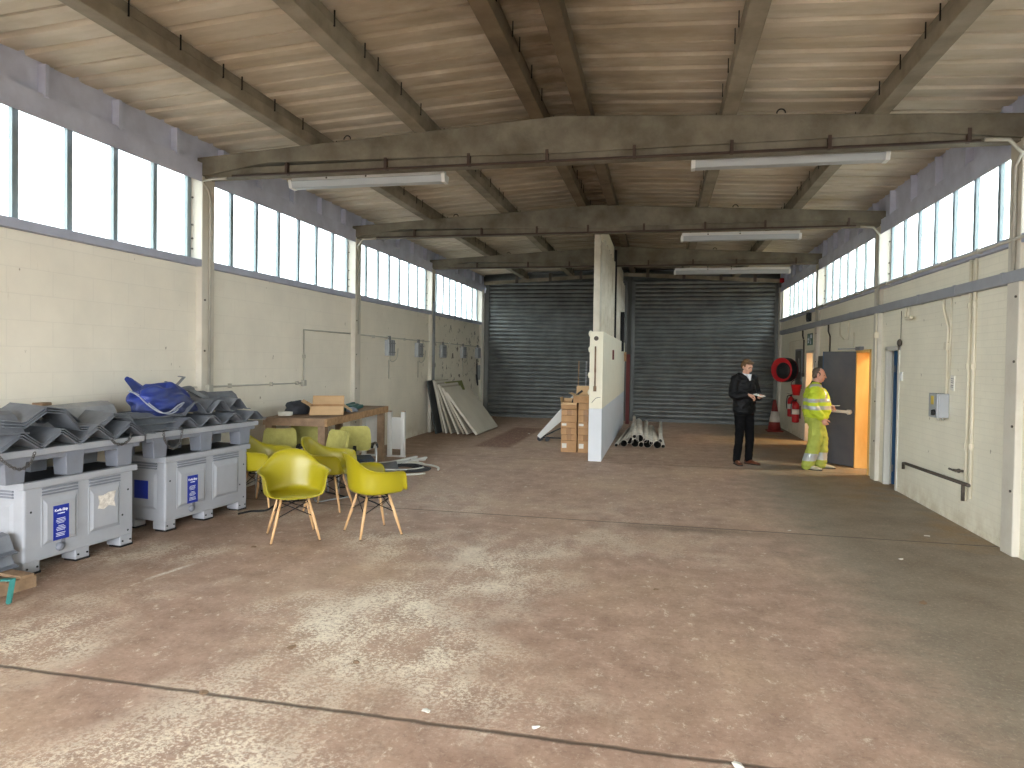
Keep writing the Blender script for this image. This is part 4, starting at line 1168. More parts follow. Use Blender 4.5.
# ------------------------------------------------------------------ cartons
hs = [.225, .112, .128, .112, .128, .112, .125]
rows_ = ['bottom', 'second', 'third', 'fourth', 'fifth', 'sixth', 'top']
for col_, (x0, x1) in enumerate(((-1.84, -1.535), (-1.51, -1.215))):
    z = 0.001
    for k, h_ in enumerate(hs):
        if col_ == 0 and k == 6: break
        t = thing('carton', 'brown taped carton, %s from the floor in the %s stack by the partition' % (rows_[k] if k else 'lowest one', ['left', 'right'][col_]), 'cardboard box', ((x0 + x1) / 2 + random.uniform(-.006, .006), 13.19 + random.uniform(-.01, .01), z), R(random.uniform(-1.2, 1.2)), 'brown cartons stacked by the partition')
        if k: t['label'] = 'brown taped carton, %s up from the floor in the %s stack by the partition' % (rows_[k], ['left', 'right'][col_])
        if col_ == 1 and k == 6: t['label'] = 'brown carton closing the right stack just under the open box'
        w_ = (x1 - x0) / 2 - .003
        b = MB(); b.bx(-w_, w_, -.19, .19, 0, h_ - .004); b.build('body', M['card'], t, bevel=.004)
        b = MB()
        if (k + col_) % 3 == 2 or k in (1, 5): b.bx(-.045, .045, -.1915, -.189, .0, h_ - .004)
        b.bx(-.035, .035, -.19, .19, h_ - .005, h_ - .003)
        b.build('packing_tape', M['tape'], t)
        if k in (0, 3): 
            b = MB(); b.bx(-w_ + .02, -w_ + .11, -.1915, -.189, h_ * .35, h_ * .75); b.build('shipping_label', M['paper'], t)
        z += h_
carton_open('carton', 'open brown carton with ragged flaps on top of the left stack', (-1.69, 13.19, .82), 0, .15, .19, .125, [('x', -1, 80, .1), ('y', -1, -60, .05), ('y', 1, 60, .08)])
carton_open('carton', 'open brown carton set back on top of the right stack', (-1.42, 13.2, .944), R(-3), .185, .17, .15, [('y', -1, -12, .08), ('y', 1, 75, .17), ('x', 1, 86, .12), ('x', -1, 20, .1)])
b = MB(); b.tube(smooth_pts([(0, 0, 0), (.03, -.02, .12), (.1, .0, .22), (.2, .02, .3)], 5), .02, 8); b.ball((0, 0, .0), .04, 8)
tag(b.build('hose_nozzle', M['black'], None, loc=(-1.66, 13.2, .87)), 'black nozzle poking out of the open left carton', 'hose')
for k, x_ in enumerate((-1.62, -1.48)):
    b = MB(); b.bx(-.012, .012, -.012, .012, 0, 1.75)
    o = b.build('timber_batten', M['wood'] if k == 0 else M['steel_grey'], None); o.location = (x_, 13.75 + .1 * k, 0); o.rotation_euler = (R(-6), 0, 0)
    tag(o, ['thin brown batten standing behind the carton stacks', 'thin grey rod standing behind the carton stacks'][k], 'batten')
# white panel leaning behind the cartons with black castors
t = thing('leaning_panel', 'white panel on black castors leaning behind the cartons', 'panel', (-2.15, 14.6, 0))
b = MB(); b.prism([(-.42, .12), (-.35, .06), (.3, .62), (.5, 1.05), (.34, 1.02)], (-.02, .02), lambda a, c, h: (a, h + .12 * a, c)); b.build('panel', M['white_panel'], t, bevel=.005)
b = MB(); b.tube([(-.36, -.05, .06), (-.36, .05, .06)], .06, 14); b.tube([(-.2, -.05, .05), (-.2, .05, .05)], .05, 14); split_build(b, 'castor', M['black'], t)
b = MB(); b.bar((-.36, 0, .08), (.2, 0, .08), .03, .03); b.bar((-.3, 0, .1), (.1, .02, .3), .03, .03); split_build(b, 'support', M['black_metal'], t)

# ------------------------------------------------------------------ pipes
pp = [(580, 530, .034, 665, 355), (632, 495, .064, 700, 380), (670, 465, .066, 702, 345), (706, 430, .036, 702, 342), (712, 505, .076, 735, 400), (740, 450, .07, 738, 322), (752, 500, .05, 770, 400), (780, 460, .042, 782, 330), (790, 505, .078, 800, 400), (822, 485, .036, 835, 330), (852, 505, .072, 822, 318), (893, 517, .036, 862, 335), (862, 470, .036, 885, 372)]
pn = ['leftmost small one on the floor', 'wide one at the left of the bottom row', 'wide one second from the left, raised', 'small one at the top left', 'wide one on the floor, second in the bottom row', 'wide one on top of the middle', 'hidden one low in the middle', 'medium one right of the top middle', 'wide one on the floor, third in the bottom row', 'small one low on the right', 'wide one at the right of the bottom row', 'rightmost small one on the floor', 'small one resting on top at the right']
PX = [(-.85, .036, -.75), (-.70, .066, -.62), (-.585, .135, -.6), (-.49, .225, -.62), (-.475, .078, -.5), (-.385, .19, -.5), (-.355, .052, -.36), (-.27, .16, -.32), (-.225, .08, -.22), (-.15, .11, -.18), (-.03, .074, -.2), (.085, .038, -.0), (.03, .165, .03)]
for (x_, z_, xf), pr_, nm in zip(PX, pp, pn):
    r_ = pr_[2] * 1.1; L_ = 3.3 + random.uniform(-.25, .35); dz = max(0.0, z_ - r_) * .7
    zf = z_ + dz if z_ > r_ + .02 else r_ + .002 + random.uniform(0, .0)
    b = MB(); p0 = V((x_, 14.12 + random.uniform(-.05, .1), max(z_, r_ + .002))); p1 = V((xf, p0.y + L_, zf))
    t = thing('drain_pipe', 'grey drain pipe in the bundle, ' + nm, 'pipe', p0, 0, 'grey drain pipes bundled on the floor')
    d = p1 - p0; n_ = 18
    ax = d.normalized(); sd_ = ax.cross(V((0, 0, 1))).normalized(); u_ = sd_.cross(ax)
    rows = []
    for (q, rr_) in ((0, r_ - .006), (0, r_), (1, r_), (1, r_ - .006)):
        rows.append([d * q + sd_ * (rr_ * math.cos(2 * PI * k / n_)) + u_ * (rr_ * math.sin(2 * PI * k / n_)) for k in range(n_)])
    b.grid(rows, True, 0, True); b.build('tube', M['tube'], t)
    b = MB(); b.grid([[ax * q + sd_ * ((r_ - .006) * math.cos(-2 * PI * k / n_)) + u_ * ((r_ - .006) * math.sin(-2 * PI * k / n_)) for k in range(n_)] for q in (0, d.length)], True, 0, True)
    b.build('bore', M['tube_in'], t)

# ------------------------------------------------------------------ fluorescent battens
def batten(label, x0, x1, y, z):
    t = thing('ceiling_light', label, 'ceiling light', ((x0 + x1) / 2, y, z), 0, 'fluorescent battens under the beams')
    h = (x1 - x0) / 2
    b = MB(); b.bx(-h, h, -.045, .045, -.03, .03); b.build('housing', M['white_panel'], t, bevel=.004)
    b = MB(); b.prism([(-.085, -.03), (.085, -.03), (.06, -.105), (-.06, -.105)], (-h, h), lambda a, c, q: (q, a, c)); b.build('diffuser', M['lamp_white'], t, bevel=.006)
    for s_ in (-1, 1):
        b = MB(); b.prism([(-.09, -.02), (.09, -.02), (.064, -.11), (-.064, -.11)], (s_ * h - .02, s_ * h + .02), lambda a, c, q: (q, a, c)); b.build('end_cap', M['white_panel'], t)
    b = MB()
    for q in (-.5, .0): 
        b.cyl((q, -.02, .03), (q, -.02, .07), .01, None, 8); b.cyl((q, -.046, .0), (q, -.04, .0), .012, None, 8)
    split_build(b, 'fixing', M['dark_pipe'], t)
    return t
batten('white fluorescent batten under the nearest beam on the left', -4.36, -2.45, 7.55, 3.87)
batten('white fluorescent batten under the nearest beam on the right', .3, 2.17, 7.55, 3.9)
batten('white fluorescent batten under the second beam, right half', .31, 2.13, 11.7, 3.845)
batten('white fluorescent batten under the third beam, right half', .28, 2.7, 15.9, 3.825)

# ------------------------------------------------------------------ conduits and fittings, left wall
def conduit(label, pts, r_=.014, m='conduit', k=1, saddles=(), boxes=(), face=1, name='conduit', cat='conduit'):
    t = thing(name, label, cat)
    P = [V(p) for p in pts]; b = MB(); b.tube(P if k == 1 else smooth_pts(P, k), r_, 8); b.build('tube', M[m], t)
    if saddles:
        b = MB()
        for p in saddles: b.bx(p[0] - .025, p[0] + .025, p[1] - .012, p[1] + .012, p[2] - .028, p[2] + .028)
        split_build(b, 'saddle', M[m], t)
    for p in boxes:
        b = MB(); b.bx(p[0] - .03, p[0] + .03, p[1] - .045, p[1] + .045, p[2] - .045, p[2] + .045); b.build('junction_box', M[m], t, bevel=.008)
    return t
xl = XL + .018; xc = XLS + .016
conduit('pale conduit running down the nearest left column from the beam', [(-4.95, 7.1, 3.8), (-5.12, 7.1, 3.8), (xc - .03, 7.13, 3.79), (xc, 7.2, 3.7), (xc, 7.24, 3.6), (xc, 7.24, 1.35)], .016, 'conduit', 1, boxes=[(xc, 7.24, 1.35)])
conduit('pale conduit along the left wall above the pallet boxes up to the corner box', [(xl, 6.9, 1.37), (xl, 9.6, 1.345), (xl, 9.6, 2.16), (xl, 11.2, 2.165)], .013, 'conduit', 1, saddles=[(xl, 7.75, 1.365), (xl, 8.7, 1.355), (xl, 9.4, 1.35), (xl, 9.6, 1.75)], boxes=[(xl, 9.6, 1.345)])
conduit('pale conduit running along the far half of the left wall', [(xl, 11.6, 2.16), (xl, 20.05, 2.12)], .013, 'conduit', 1, saddles=[(xl, y_, 2.15) for y_ in (12.2, 13.8, 15.0, 17.0, 19.0)])
conduit('grey pipe on the second left column from sill to conduit', [(-4.9, 11.25, 3.83), (-5.15, 11.25, 3.82), (xc, 11.3, 3.7), (xc, 11.36, 3.6), (xc, 11.36, 2.16)], .018, 'conduit')
conduit('grey downpipe on the third left column behind the leaning boards', [(xc, 15.5, 3.1), (xc, 15.5, .95)], .04, 'steel_grey', 1, saddles=[(xc, 15.5, 2.6), (xc, 15.5, 1.6)])
def cage_box(label, y_, z_, cable):
    t = thing('bulkhead_box', label, 'wall box', (XL, y_, z_), 0, 'grey caged wall boxes on the left wall')
    b = MB(); b.bx(0, .09, -.17, .17, -.16, .16); b.build('housing', M['grey_box'], t, bevel=.015)
    b = MB()
    for q in (-.1, 0, .1): b.bx(.09, .105, q - .008, q + .008, -.15, .15)
    for q in (-.09, .09): b.bx(.09, .105, -.16, .16, q - .008, q + .008)
    b.build('cage', M['steel_grey'], t)
    b = MB(); b.bx(.01, .05, -.04, .04, .16, .24); b.build('cable_gland', M['steel_grey'], t)
    if cable:
        b = MB(); b.tube(smooth_pts([(.03, .05, -.16), (.03, .06, -.24), (.03, .2, -.28), (.03, .42, -.2), (.03, .48, 0)], 5), .008, 6); b.tube([(.02, .02, -.24), (.02, .02, -.62)], .012, 6); b.build('loose_cable', M['conduit'], t)
    return t
cage_box('grey caged wall box on the left wall, nearest of the row', 12.95, 1.95, True)
cage_box('grey caged wall box on the left wall, second of the row', 14.65, 1.93, True)
cage_box('grey caged wall box just beyond the grey downpipe', 16.4, 1.93, False)
cage_box('grey caged wall box on the flaking wall, fourth of the row', 18.2, 1.93, True)
cage_box('grey caged wall box by the left shutter, farthest of the row', 19.75, 1.93, False)
b = MB(); b.bx(0, .08, -.05, .05, -.22, .22); 
t = tag(b.build('shutter_switch', M['steel_grey'], None, bevel=.01, loc=(XL, 19.9, 1.35)), 'tall grey control box on the wall beside the left shutter', 'control box')
b = MB(); b.tube(smooth_pts([(XL + .03, 19.7, 1.75), (XL + .03, 19.72, 1.3), (XL + .05, 19.74, 1.1), (XL + .06, 19.72, .98), (XL + .04, 19.68, 1.1), (XL + .03, 19.66, 1.3)], 5), .02, 6)
tag(b.build('hanging_cable', M['black'], None), 'black cable loop hanging on the far left wall', 'cable')

# ------------------------------------------------------------------ right wall fittings
xr = XR - .018
t = thing('cable_trunking', 'grey cable trunking running the length of the right wall', 'cable trunking', (0, 0, 0))
b = MB(); b.bx(XR - .075, XR, YF + .1, 19.9, 2.535, 2.645); b.build('trunking_body', M['trunk'], t, bevel=.006)
b = MB()
for q in (1.5, 3.5, 5.5, 7.4, 8.5, 9.6, 11.2, 12.8, 14.9, 16.8, 18.5): b.bx(XR - .079, XR - .005, q, q + .05, 2.53, 2.65)
split_build(b, 'joint_cover', M['trunk'], t, bevel=.003)
conduit('pale conduit clipped along the right window sill', [(XRS - .02, 3.0, 2.93), (XRS - .02, 19.9, 2.93)], .016, 'conduit', 1, saddles=[(XRS - .02, q, 2.93) for q in (7.9, 8.8, 9.9, 10.8, 12.2, 13.6, 14.7, 16.4, 18)])
conduit('thin pipe dropping down the right wall from the sill, nearer of two', [(xr, 8.12, 2.9), (xr, 8.12, .35)], .017, 'conduit_cream', 1, saddles=[(xr, 8.12, z) for z in (.9, 1.75, 2.4)])
conduit('thin pipe dropping down the right wall from the sill, farther of two', [(xr, 8.24, 2.9), (xr, 8.24, .3)], .017, 'conduit_cream', 1, saddles=[(xr, 8.24, z) for z in (.9, 1.75, 2.4)])
t = thing('water_pipe', 'dark iron pipe with tap low on the right wall', 'pipe', (0, 0, 0))
b = MB(); b.tube([(xr - .02, 10.1, .36), (xr - .02, 10.1, .44), (xr - .02, 10.02, .445), (xr - .02, 8.1, .49)], .02, 8); b.build('pipe', M['dark_pipe'], t)
b = MB(); b.tube([(xr - .02, 8.24, .5), (xr - .02, 8.24, .3)], .02, 8); b.tube([(xr - .02, 8.24, .62), (xr - .1, 8.3, .62)], .014, 8); b.tube([(xr - .1, 8.22, .62), (xr - .1, 8.4, .62)], .012, 8); b.ball((xr - .06, 8.26, .62), .024, 10); b.build('tap', M['dark_pipe'], t)
t = thing('isolator_box', 'grey isolator switch box on the right wall with yellow sticker', 'switch box', (XR, 8.88, 1.3))
b = MB(); b.bx(-.11, 0, -.125, .125, -.15, .13); b.build('housing', M['grey_box'], t, bevel=.01)
b = MB(); b.bx(-.13, -.11, -.125, .125, -.15, .13); b.build('cover', M['grey_box'], t, bevel=.008)
b = MB(); b.bx(-.133, -.13, -.03, .05, .0, .1); b.build('sticker', M['yellow_label'], t)
b = MB(); b.cyl((-.13, -.06, -.09), (-.15, -.06, -.09), .035, None, 14); b.bx(-.165, -.15, -.07, -.05, -.12, -.06); b.build('rotary_switch', M['black'], t)
b = MB(); b.tube([(-.04, .08, -.19), (-.04, .08, -.15)], .015, 8); b.tube([(-.04, -.05, -.18), (-.04, -.05, -.15)], .015, 8); split_build(b, 'cable_gland', M['conduit'], t)
b = MB(); b.bx(-.012, 0, -.05, .05, -.085, .085); p_ = b.build('safety_notice', M['paper'], None, loc=(XR - .002, 8.66, 1.56)); p_.rotation_euler = (R(4), 0, 0)
bb = MB()
for z_ in (-.05, -.03, .0, .02, .045): bb.bx(-.0135, -.012, -.035, .03, z_, z_ + .006)
bb.build('print', M['black'], p_)
tag(p_, 'white paper notice pinned above the isolator box', 'notice')
conduit('pale bent conduit from trunking down to the isolator box', [(xr, 8.95, 2.53), (xr, 8.95, 2.42), (xr, 8.86, 2.28), (xr, 8.8, 2.2), (xr, 8.8, 1.43)], .016, 'conduit_cream', 1, boxes=[(xr, 8.8, 1.98)])
conduit('thin pale conduit beside the bent conduit above the isolator', [(xr, 8.72, 2.53), (xr, 8.74, 1.6)], .009, 'conduit_cream')
t = thing('hook_bracket', 'pale pipe bracket with dark knob under the trunking', 'bracket', (XR, 10.1, 2.35))
b = MB(); b.tube(smooth_pts([(-.03, .05, .18), (-.05, .05, .06), (-.06, -.05, .02), (-.06, -.2, .03)], 4), .016, 8); b.tube([(-.03, -.06, .18), (-.05, -.06, .05)], .014, 8); b.ball((-.06, -.22, .03), .03, 8); b.build('pipe', M['conduit_cream'], t)
b = MB(); b.tube([(-.015, .3, .15), (-.015, .3, -.25)], .004, 5); b.ball((-.03, .3, -.29), .055, 10, sc=(.6, .8, 1)); b.build('pull_knob', M['dark_pipe'], t)
b = MB(); b.bx(-.02, 0, -.045, .045, -.06, .06); b.bx(-.026, -.02, -.015, .015, -.02, .02)
tag(b.build('light_switch', M['white_panel'], None, bevel=.004, loc=(XR, 10.36, 1.6)), 'small white light switch right of the blue doorway', 'switch')
conduit('pale conduit hanging from the trunking between the two near doorways', [(XRS - .014, 11.3, 2.53), (XRS - .014, 11.3, 1.4)], .014, 'conduit_cream', 1, boxes=[(XRS - .02, 11.3, 2.2)])
conduit('pale looped conduit above the open grey door', [(xr, 13.7, 2.53), (xr, 13.7, 2.3), (xr, 13.4, 2.2), (xr, 13.1, 2.2), (xr, 13.1, 2.53)], .012, 'conduit_cream')
conduit('pale conduit dropping above the open grey door', [(xr, 12.75, 2.3), (xr, 12.75, 2.05)], .01, 'conduit_cream')
conduit('dark conduit dropping from trunking beside the far yellow doorway', [(xr, 17.1, 2.53), (xr, 17.1, 2.4), (xr, 16.95, 2.3), (xr, 16.95, 1.5)], .018, 'dark_pipe', 1, boxes=[(xr, 16.95, 1.5)])
conduit('dark conduit dropping from trunking between the doorways', [(xr, 14.6, 2.53), (xr, 14.6, 2.4), (xr, 14.45, 2.3), (xr, 14.45, 2.0)], .014, 'dark_pipe')
conduit('pale thin conduit above the notice board', [(xr, 18.7, 2.05), (xr, 18.7, 2.3), (xr, 16.9, 2.32)], .011, 'conduit_cream')
conduit('pale conduit down the third right column', [(XRS - .015, 15.35, 3.85), (XRS - .015, 15.35, 2.65)], .016, 'conduit')
conduit('pale conduit down the second right column from the beam', [(2.9, 11.22, 3.82), (3.08, 11.22, 3.81), (XRS - .016, 11.25, 3.7), (XRS - .016, 11.25, 2.65)], .018, 'conduit')
conduit('pale conduit down the nearest right column from the beam', [(2.85, 7.06, 3.82), (3.05, 7.06, 3.81), (XRS - .02, 7.1, 3.7), (XRS - .02, 7.2, 3.6), (XRS - .02, 7.2, 2.65)], .018, 'conduit')
b = MB(); b.bx(-.06, 0, -.13, .13, -.1, .1); b.bx(-.075, -.06, -.1, .1, -.06, .06)
tag(b.build('alarm_sounder', M['black'], None, bevel=.012, loc=(XR, 16.4, 2.8)), 'dark alarm sounder above the trunking on the right wall', 'alarm')
t = thing('alarm_beacon', 'red alarm beacon high in the far right corner', 'alarm', (3.22, 20.0, 3.98))
b = MB(); b.bx(-.09, .06, -.06, .06, -.14, -.02); b.build('base', M['shutter_guide'], t, bevel=.01)
b = MB(); b.lathe([(.08, -.02), (.085, .04), (.07, .1), (.03, .13), (.005, .135)], n=16); b.build('dome', M['red'], t)
# notice board, red bell, exit sign
t = thing('notice_board', 'tall grey notice board on the far right wall', 'notice board', (XR, 17.5, 1.66))
b = MB(); b.bx(-.02, 0, -.34, .34, -.47, .42); b.build('board', M['notice'], t)
b = MB()
for (y0, y1, z0, z1) in ((-.36, .36, .4, .44), (-.36, .36, -.49, -.45), (-.38, -.34, -.49, .44), (.34, .38, -.49, .44)): b.bx(-.03, 0, y0, y1, z0, z1)
b.build('frame', M['steel_grey'], t)
b = MB(); b.prism([(-.06, -.12), (-.02, -.13), (.1, .2), (.05, .2)], (-.026, -.022), lambda a, c, h: (h, a, c)); tag(b.build('paper_sheet', M['paper'], None, loc=(XR, 17.4, 1.68)), 'white paper strip slanting on the notice board', 'paper')
t = thing('fire_bucket', 'red fire bucket hanging on the notice board', 'bucket', (XR - .16, 16.95, 1.02))
b = MB(); b.lathe([(.075, 0), (.12, .24), (.13, .25), (.115, .245), (.07, .01)], n=18); b.build('bucket', M['red'], t)
b = MB(); b.tube([V((.115 * math.cos(q), 0, .24 + .12 * math.sin(q))) for q in [PI * k / 10 for k in range(11)]], .008, 6); b.build('handle', M['dark_pipe'], t)
b = MB(); b.bx(-.012, 0, -.26, .26, -.13, .13); t = tag(b.build('exit_sign', M['green_sign'], None, loc=(XR, 16.35, 2.3)), 'green emergency exit sign above the far yellow doorway', 'sign')
b = MB()
b.bx(-.0135, -.012, -.24, -.06, .02, .1); b.bx(-.0135, -.012, .06, .2, -.08, -.04)
b.prism([(.02, .0), (.1, .09), (.1, .03), (.22, .03), (.22, -.02), (.1, -.02), (.1, -.08)], (-.0135, -.012), lambda a, c, h: (h, a, c))
b.ball((-.0125, -.1, -.02), .025, 8, sc=(.05, 1, 1)); b.prism([(-.14, -.04), (-.08, -.04), (-.05, -.1), (-.1, -.11), (-.16, -.1)], (-.0135, -.012), lambda a, c, h: (h, a, c))
b.build('pictogram', M['white_ink'], t)
b = MB(); b.bx(-.02, 0, -.42, .42, 0, 1.9)
t = tag(b.build('wall_panel', M['notice'], None, bevel=.005, loc=(XR, 15.05, .02)), 'dark grey wall panel beside the open grey door', 'panel')
bb = MB(); bb.bx(-.03, -.02, -.36, .36, .1, 1.8); bb.build('inset', M['notice'], t)
# hose reel in the corner
t = thing('hose_reel', 'red fire hose reel with black hose in the far right corner', 'hose reel', (2.92, 17.6, 1.6), R(-48))
Mx = Matrix.Rotation(R(-90), 3, 'X')
b = MB(); b.lathe([(.05, -.11), (.28, -.11), (.295, -.1), (.295, -.08), (.28, -.075), (.05, -.075)], M=Mx, n=32); b.build('front_disc', M['red'], t)
b = MB(); b.lathe([(.05, .13), (.27, .13), (.29, .135), (.29, .15), (.28, .16), (.05, .16)], M=Mx, n=32); b.build('rear_disc', M['red_dark'], t)
b = MB()
for k in range(4): b.tube([V((.262 * math.cos(q), -.04 + .045 * k, .262 * math.sin(q))) for q in [2 * PI * j / 32 for j in range(32)]], .034, 8, True)
b.build('hose', M['black'], t)
b = MB(); b.tube([(0, -.14, 0), (0, .2, 0)], .05, 14); b.lathe([(.02, -.135), (.19, -.135), (.2, -.12), (.2, -.105), (.02, -.105)], c=(.07, 0, -.02), M=Mx, n=24); b.build('hub', M['black'], t)
# extinguishers
def ext(label, y_, z_):
    t = thing('fire_extinguisher', label, 'fire extinguisher', (XR - .11, y_, z_), 0, 'red fire extinguishers on the right wall')
    b = MB(); b.lathe([(.03, 0), (.078, .012), (.082, .04), (.082, .4), (.07, .45), (.035, .485), (.028, .5)], n=20); b.build('cylinder', M['red'], t)
    b = MB(); b.cyl((0, 0, .5), (0, 0, .54), .022, None, 10); b.bar((.03, 0, .55), (-.09, 0, .57), .02, .012); b.bar((.03, 0, .535), (-.08, 0, .53), .02, .01); b.build('valve', M['black'], t)
    b = MB(); b.tube(smooth_pts([(-.02, .02, .52), (-.07, .07, .5), (-.09, .07, .35), (-.088, .03, .2)], 4), .011, 7); b.build('hose', M['black'], t)
    b = MB(); b.lathe([(.0835, .2), (.0835, .32)], n=20); b.build('band', M['paper'], t)
    b = MB(); b.bx(.075, .11, -.03, .03, .1, .4); b.build('wall_bracket', M['dark_pipe'], t)
ext('red fire extinguisher on the far right wall, farther of two', 17.85, .45)
ext('red fire extinguisher on the far right wall, nearer of two', 17.25, .36)
# traffic cone
t = thing('traffic_cone', 'red traffic cone with white sleeve in the far right corner', 'traffic cone', (2.9, 18.7, 0))
b = MB(); b.bx(-.2, .2, -.2, .2, 0, .035); b.build('base', M['orange'], t, bevel=.02)
b = MB(); b.lathe([(.165, .03), (.128, .26), (.085, .52), (.04, .8), (.032, .82), (.01, .82)], n=24); b.build('cone', M['orange'], t)
b = MB(); b.lathe([(.137, .25), (.132, .25), (.09, .52), (.093, .52)], n=24); b.build('reflective_sleeve', M['white_sleeve'], t)

# ------------------------------------------------------------------ litter on the floor
lit = [(-2.13, 3.72, 'leaf'), (-1.67, 3.62, 'leaf'), (-1.1, 3.2, 'paper'), (-.55, 3.18, 'paper'), (.36, 3.09, 'paper'), (2.15, 6.75, 'paper'), (1.92, 5.55, 'leaf'), (.0, 5.35, 'leaf'), (2.5, 5.0, 'paper'), (1.95, 3.2, 'paper'), (1.35, 7.6, 'paper'), (-2.28, 3.1, 'leaf'), (2.7, 7.75, 'paper'), (-3.6, 5.6, 'leaf'), (-3.0, 15.9, 'paper')]
where = ['crumpled by the near joint on the left', 'beside the pale patch near the camera', 'on the near slab joint, left', 'on the near slab joint, centre', 'near the bottom edge of the floor', 'by the grey lane, middle distance', 'on the grey lane, near', 'in the middle of the floor', 'out on the grey lane', 'low on the right of the floor', 'on the far slab joint', 'caught in the near joint', 'by the right wall', 'under the nearest yellow chair', 'before the left shutter']
for (x_, y_, k_), wh in zip(lit, where):
    b = MB(); n_ = 7; s_ = random.uniform(.022, .04)
    P = [(s_ * random.uniform(.6, 1.2) * math.cos(2 * PI * i / n_), s_ * random.uniform(.4, .9) * math.sin(2 * PI * i / n_)) for i in range(n_)]
    vs = [V((a, c, .004 + random.uniform(0, .008))) for a, c in P] + [V((0, 0, .012))]
    b.add(vs, [(i, (i + 1) % n_, n_) for i in range(n_)])
    o = b.build('paper_scrap' if k_ == 'paper' else 'dry_leaf', M['paper'] if k_ == 'paper' else M['wood'], None, solid=.003, loc=(x_, y_, 0), rz=random.uniform(0, 6))
    tag(o, ('white paper scrap ' if k_ == 'paper' else 'dry brown leaf ') + wh, 'litter', 'scraps on the floor')
b = MB(); b.tube(smooth_pts([(0, 0, .012), (.15, .03, .015), (.3, -.02, .012), (.42, .05, .03), (.46, .02, .03)], 5), .012, 6)
tag(b.build('cable_end', M['black'], None, loc=(-4.5, 6.7, 0), rz=R(55)), 'black cable end on the floor between box and chairs', 'cable')

# ================================================================== PEOPLE
def fuse(mb, voxel, smooth, name, mats, parent, wrinkle=0, wf=9, pick=None, loc=(0, 0, 0)):
    tmp = mb.build('tmp', mats[0])
    r_ = tmp.modifiers.new('r', 'REMESH'); r_.mode = 'VOXEL'; r_.voxel_size = voxel
    if smooth:
        s_ = tmp.modifiers.new('s', 'SMOOTH'); s_.iterations = smooth; s_.factor = .5
    dg = bpy.context.evaluated_depsgraph_get()
    me = bpy.data.meshes.new_from_object(tmp.evaluated_get(dg)); me.name = name
    old = tmp.data; bpy.data.objects.remove(tmp); bpy.data.meshes.remove(old)
    me.materials.clear()
    for m in mats: me.materials.append(m)
    if wrinkle:
        ns = [v.normal.copy() for v in me.vertices]
        for v, n_ in zip(me.vertices, ns):
            p = v.co
            a = mnoise.noise(V((p.x * wf, p.y * wf, p.z * wf * 1.9))) + .5 * mnoise.noise(V((p.x * wf * 2.2, p.y * wf * 2.2, p.z * wf * 3.5 + 5)))
            v.co = p + n_ * a * wrinkle
    for f in me.polygons:
        f.use_smooth = True
        f.material_index = pick(f.center) if pick else 0
    o = bpy.data.objects.new(name, me); COL.objects.link(o); o.parent = parent; o.location = loc
    return o

def rings(mb, R_, n=28):
    """torso: (z, cy, rx, ry)"""
    mb.tube([V((0, cy, z)) for z, cy, rx, ry in R_], 0, n, ab=[(rx, ry) for z, cy, rx, ry in R_], side=(1, 0, 0))

def limb(mb, pts, rad, k=4, n=14):
    P = smooth_pts(pts, k); m = len(P); rr = []
    for i in range(m):
        f = i / (m - 1) * (len(rad) - 1); j = min(int(f), len(rad) - 2); rr.append(rad[j] + (rad[j + 1] - rad[j]) * (f - j))
    mb.tube(P, rr, n)
    mb.ball(P[0], rr[0] * .98, 12); mb.ball(P[-1], rr[-1] * .98, 12)

def hand(mb, wrist, d, nrm, curl, thumb_side, s=1.0, spread=.1):
    """d: towards the knuckles, nrm: palm normal, thumb_side: +1/-1 along d x nrm"""
    d = V(d).normalized(); nrm = V(nrm); nrm = (nrm - d * nrm.dot(d)).normalized(); w_ = d.cross(nrm).normalized()
    wrist = V(wrist)
    mb.tube([wrist - d * .02, wrist + d * .03 * s, wrist + d * .075 * s, wrist + d * .098 * s], 0, 14, ab=[(.024 * s, .019 * s), (.034 * s, .017 * s), (.041 * s, .015 * s), (.038 * s, .012 * s)], side=w_)
    L = [(.042, .026, .021), (.046, .03, .023), (.043, .028, .022), (.034, .021, .019)]
    for k in range(4):
        off = (1.5 - k) * .0205 * s * thumb_side
        p = wrist + d * .092 * s + w_ * off; a = 0; P = [p - d * .02 * s, p]
        dd = (d + w_ * off * spread * 30 * .1).normalized()
        for seg, ln in enumerate(L[k]):
            a += R(curl[k] * (1, 1.15, .8)[seg])
            p = p + (dd * math.cos(a) + nrm * math.sin(a)) * ln * s; P.append(p)
        mb.tube(smooth_pts(P, 2), [.0092 * s - .0003 * i for i in range(2 * len(P) - 1)], 8); mb.ball(P[-1], .0075 * s, 8)
    p = wrist + d * .03 * s + w_ * (.03 * s * thumb_side); t1 = (d * .75 + w_ * thumb_side * .75 + nrm * .25).normalized(); t2 = (d * .95 + w_ * thumb_side * .25 + nrm * .45).normalized()
    P = [p - t1 * .01, p + t1 * .038 * s, p + t1 * .038 * s + t2 * .03 * s, p + t1 * .038 * s + t2 * .055 * s]
    mb.tube(smooth_pts(P, 2), [.013 * s, .0125 * s, .0115 * s, .011 * s, .0105 * s, .0095 * s, .0085 * s], 8); mb.ball(P[-1], .0085 * s, 8)

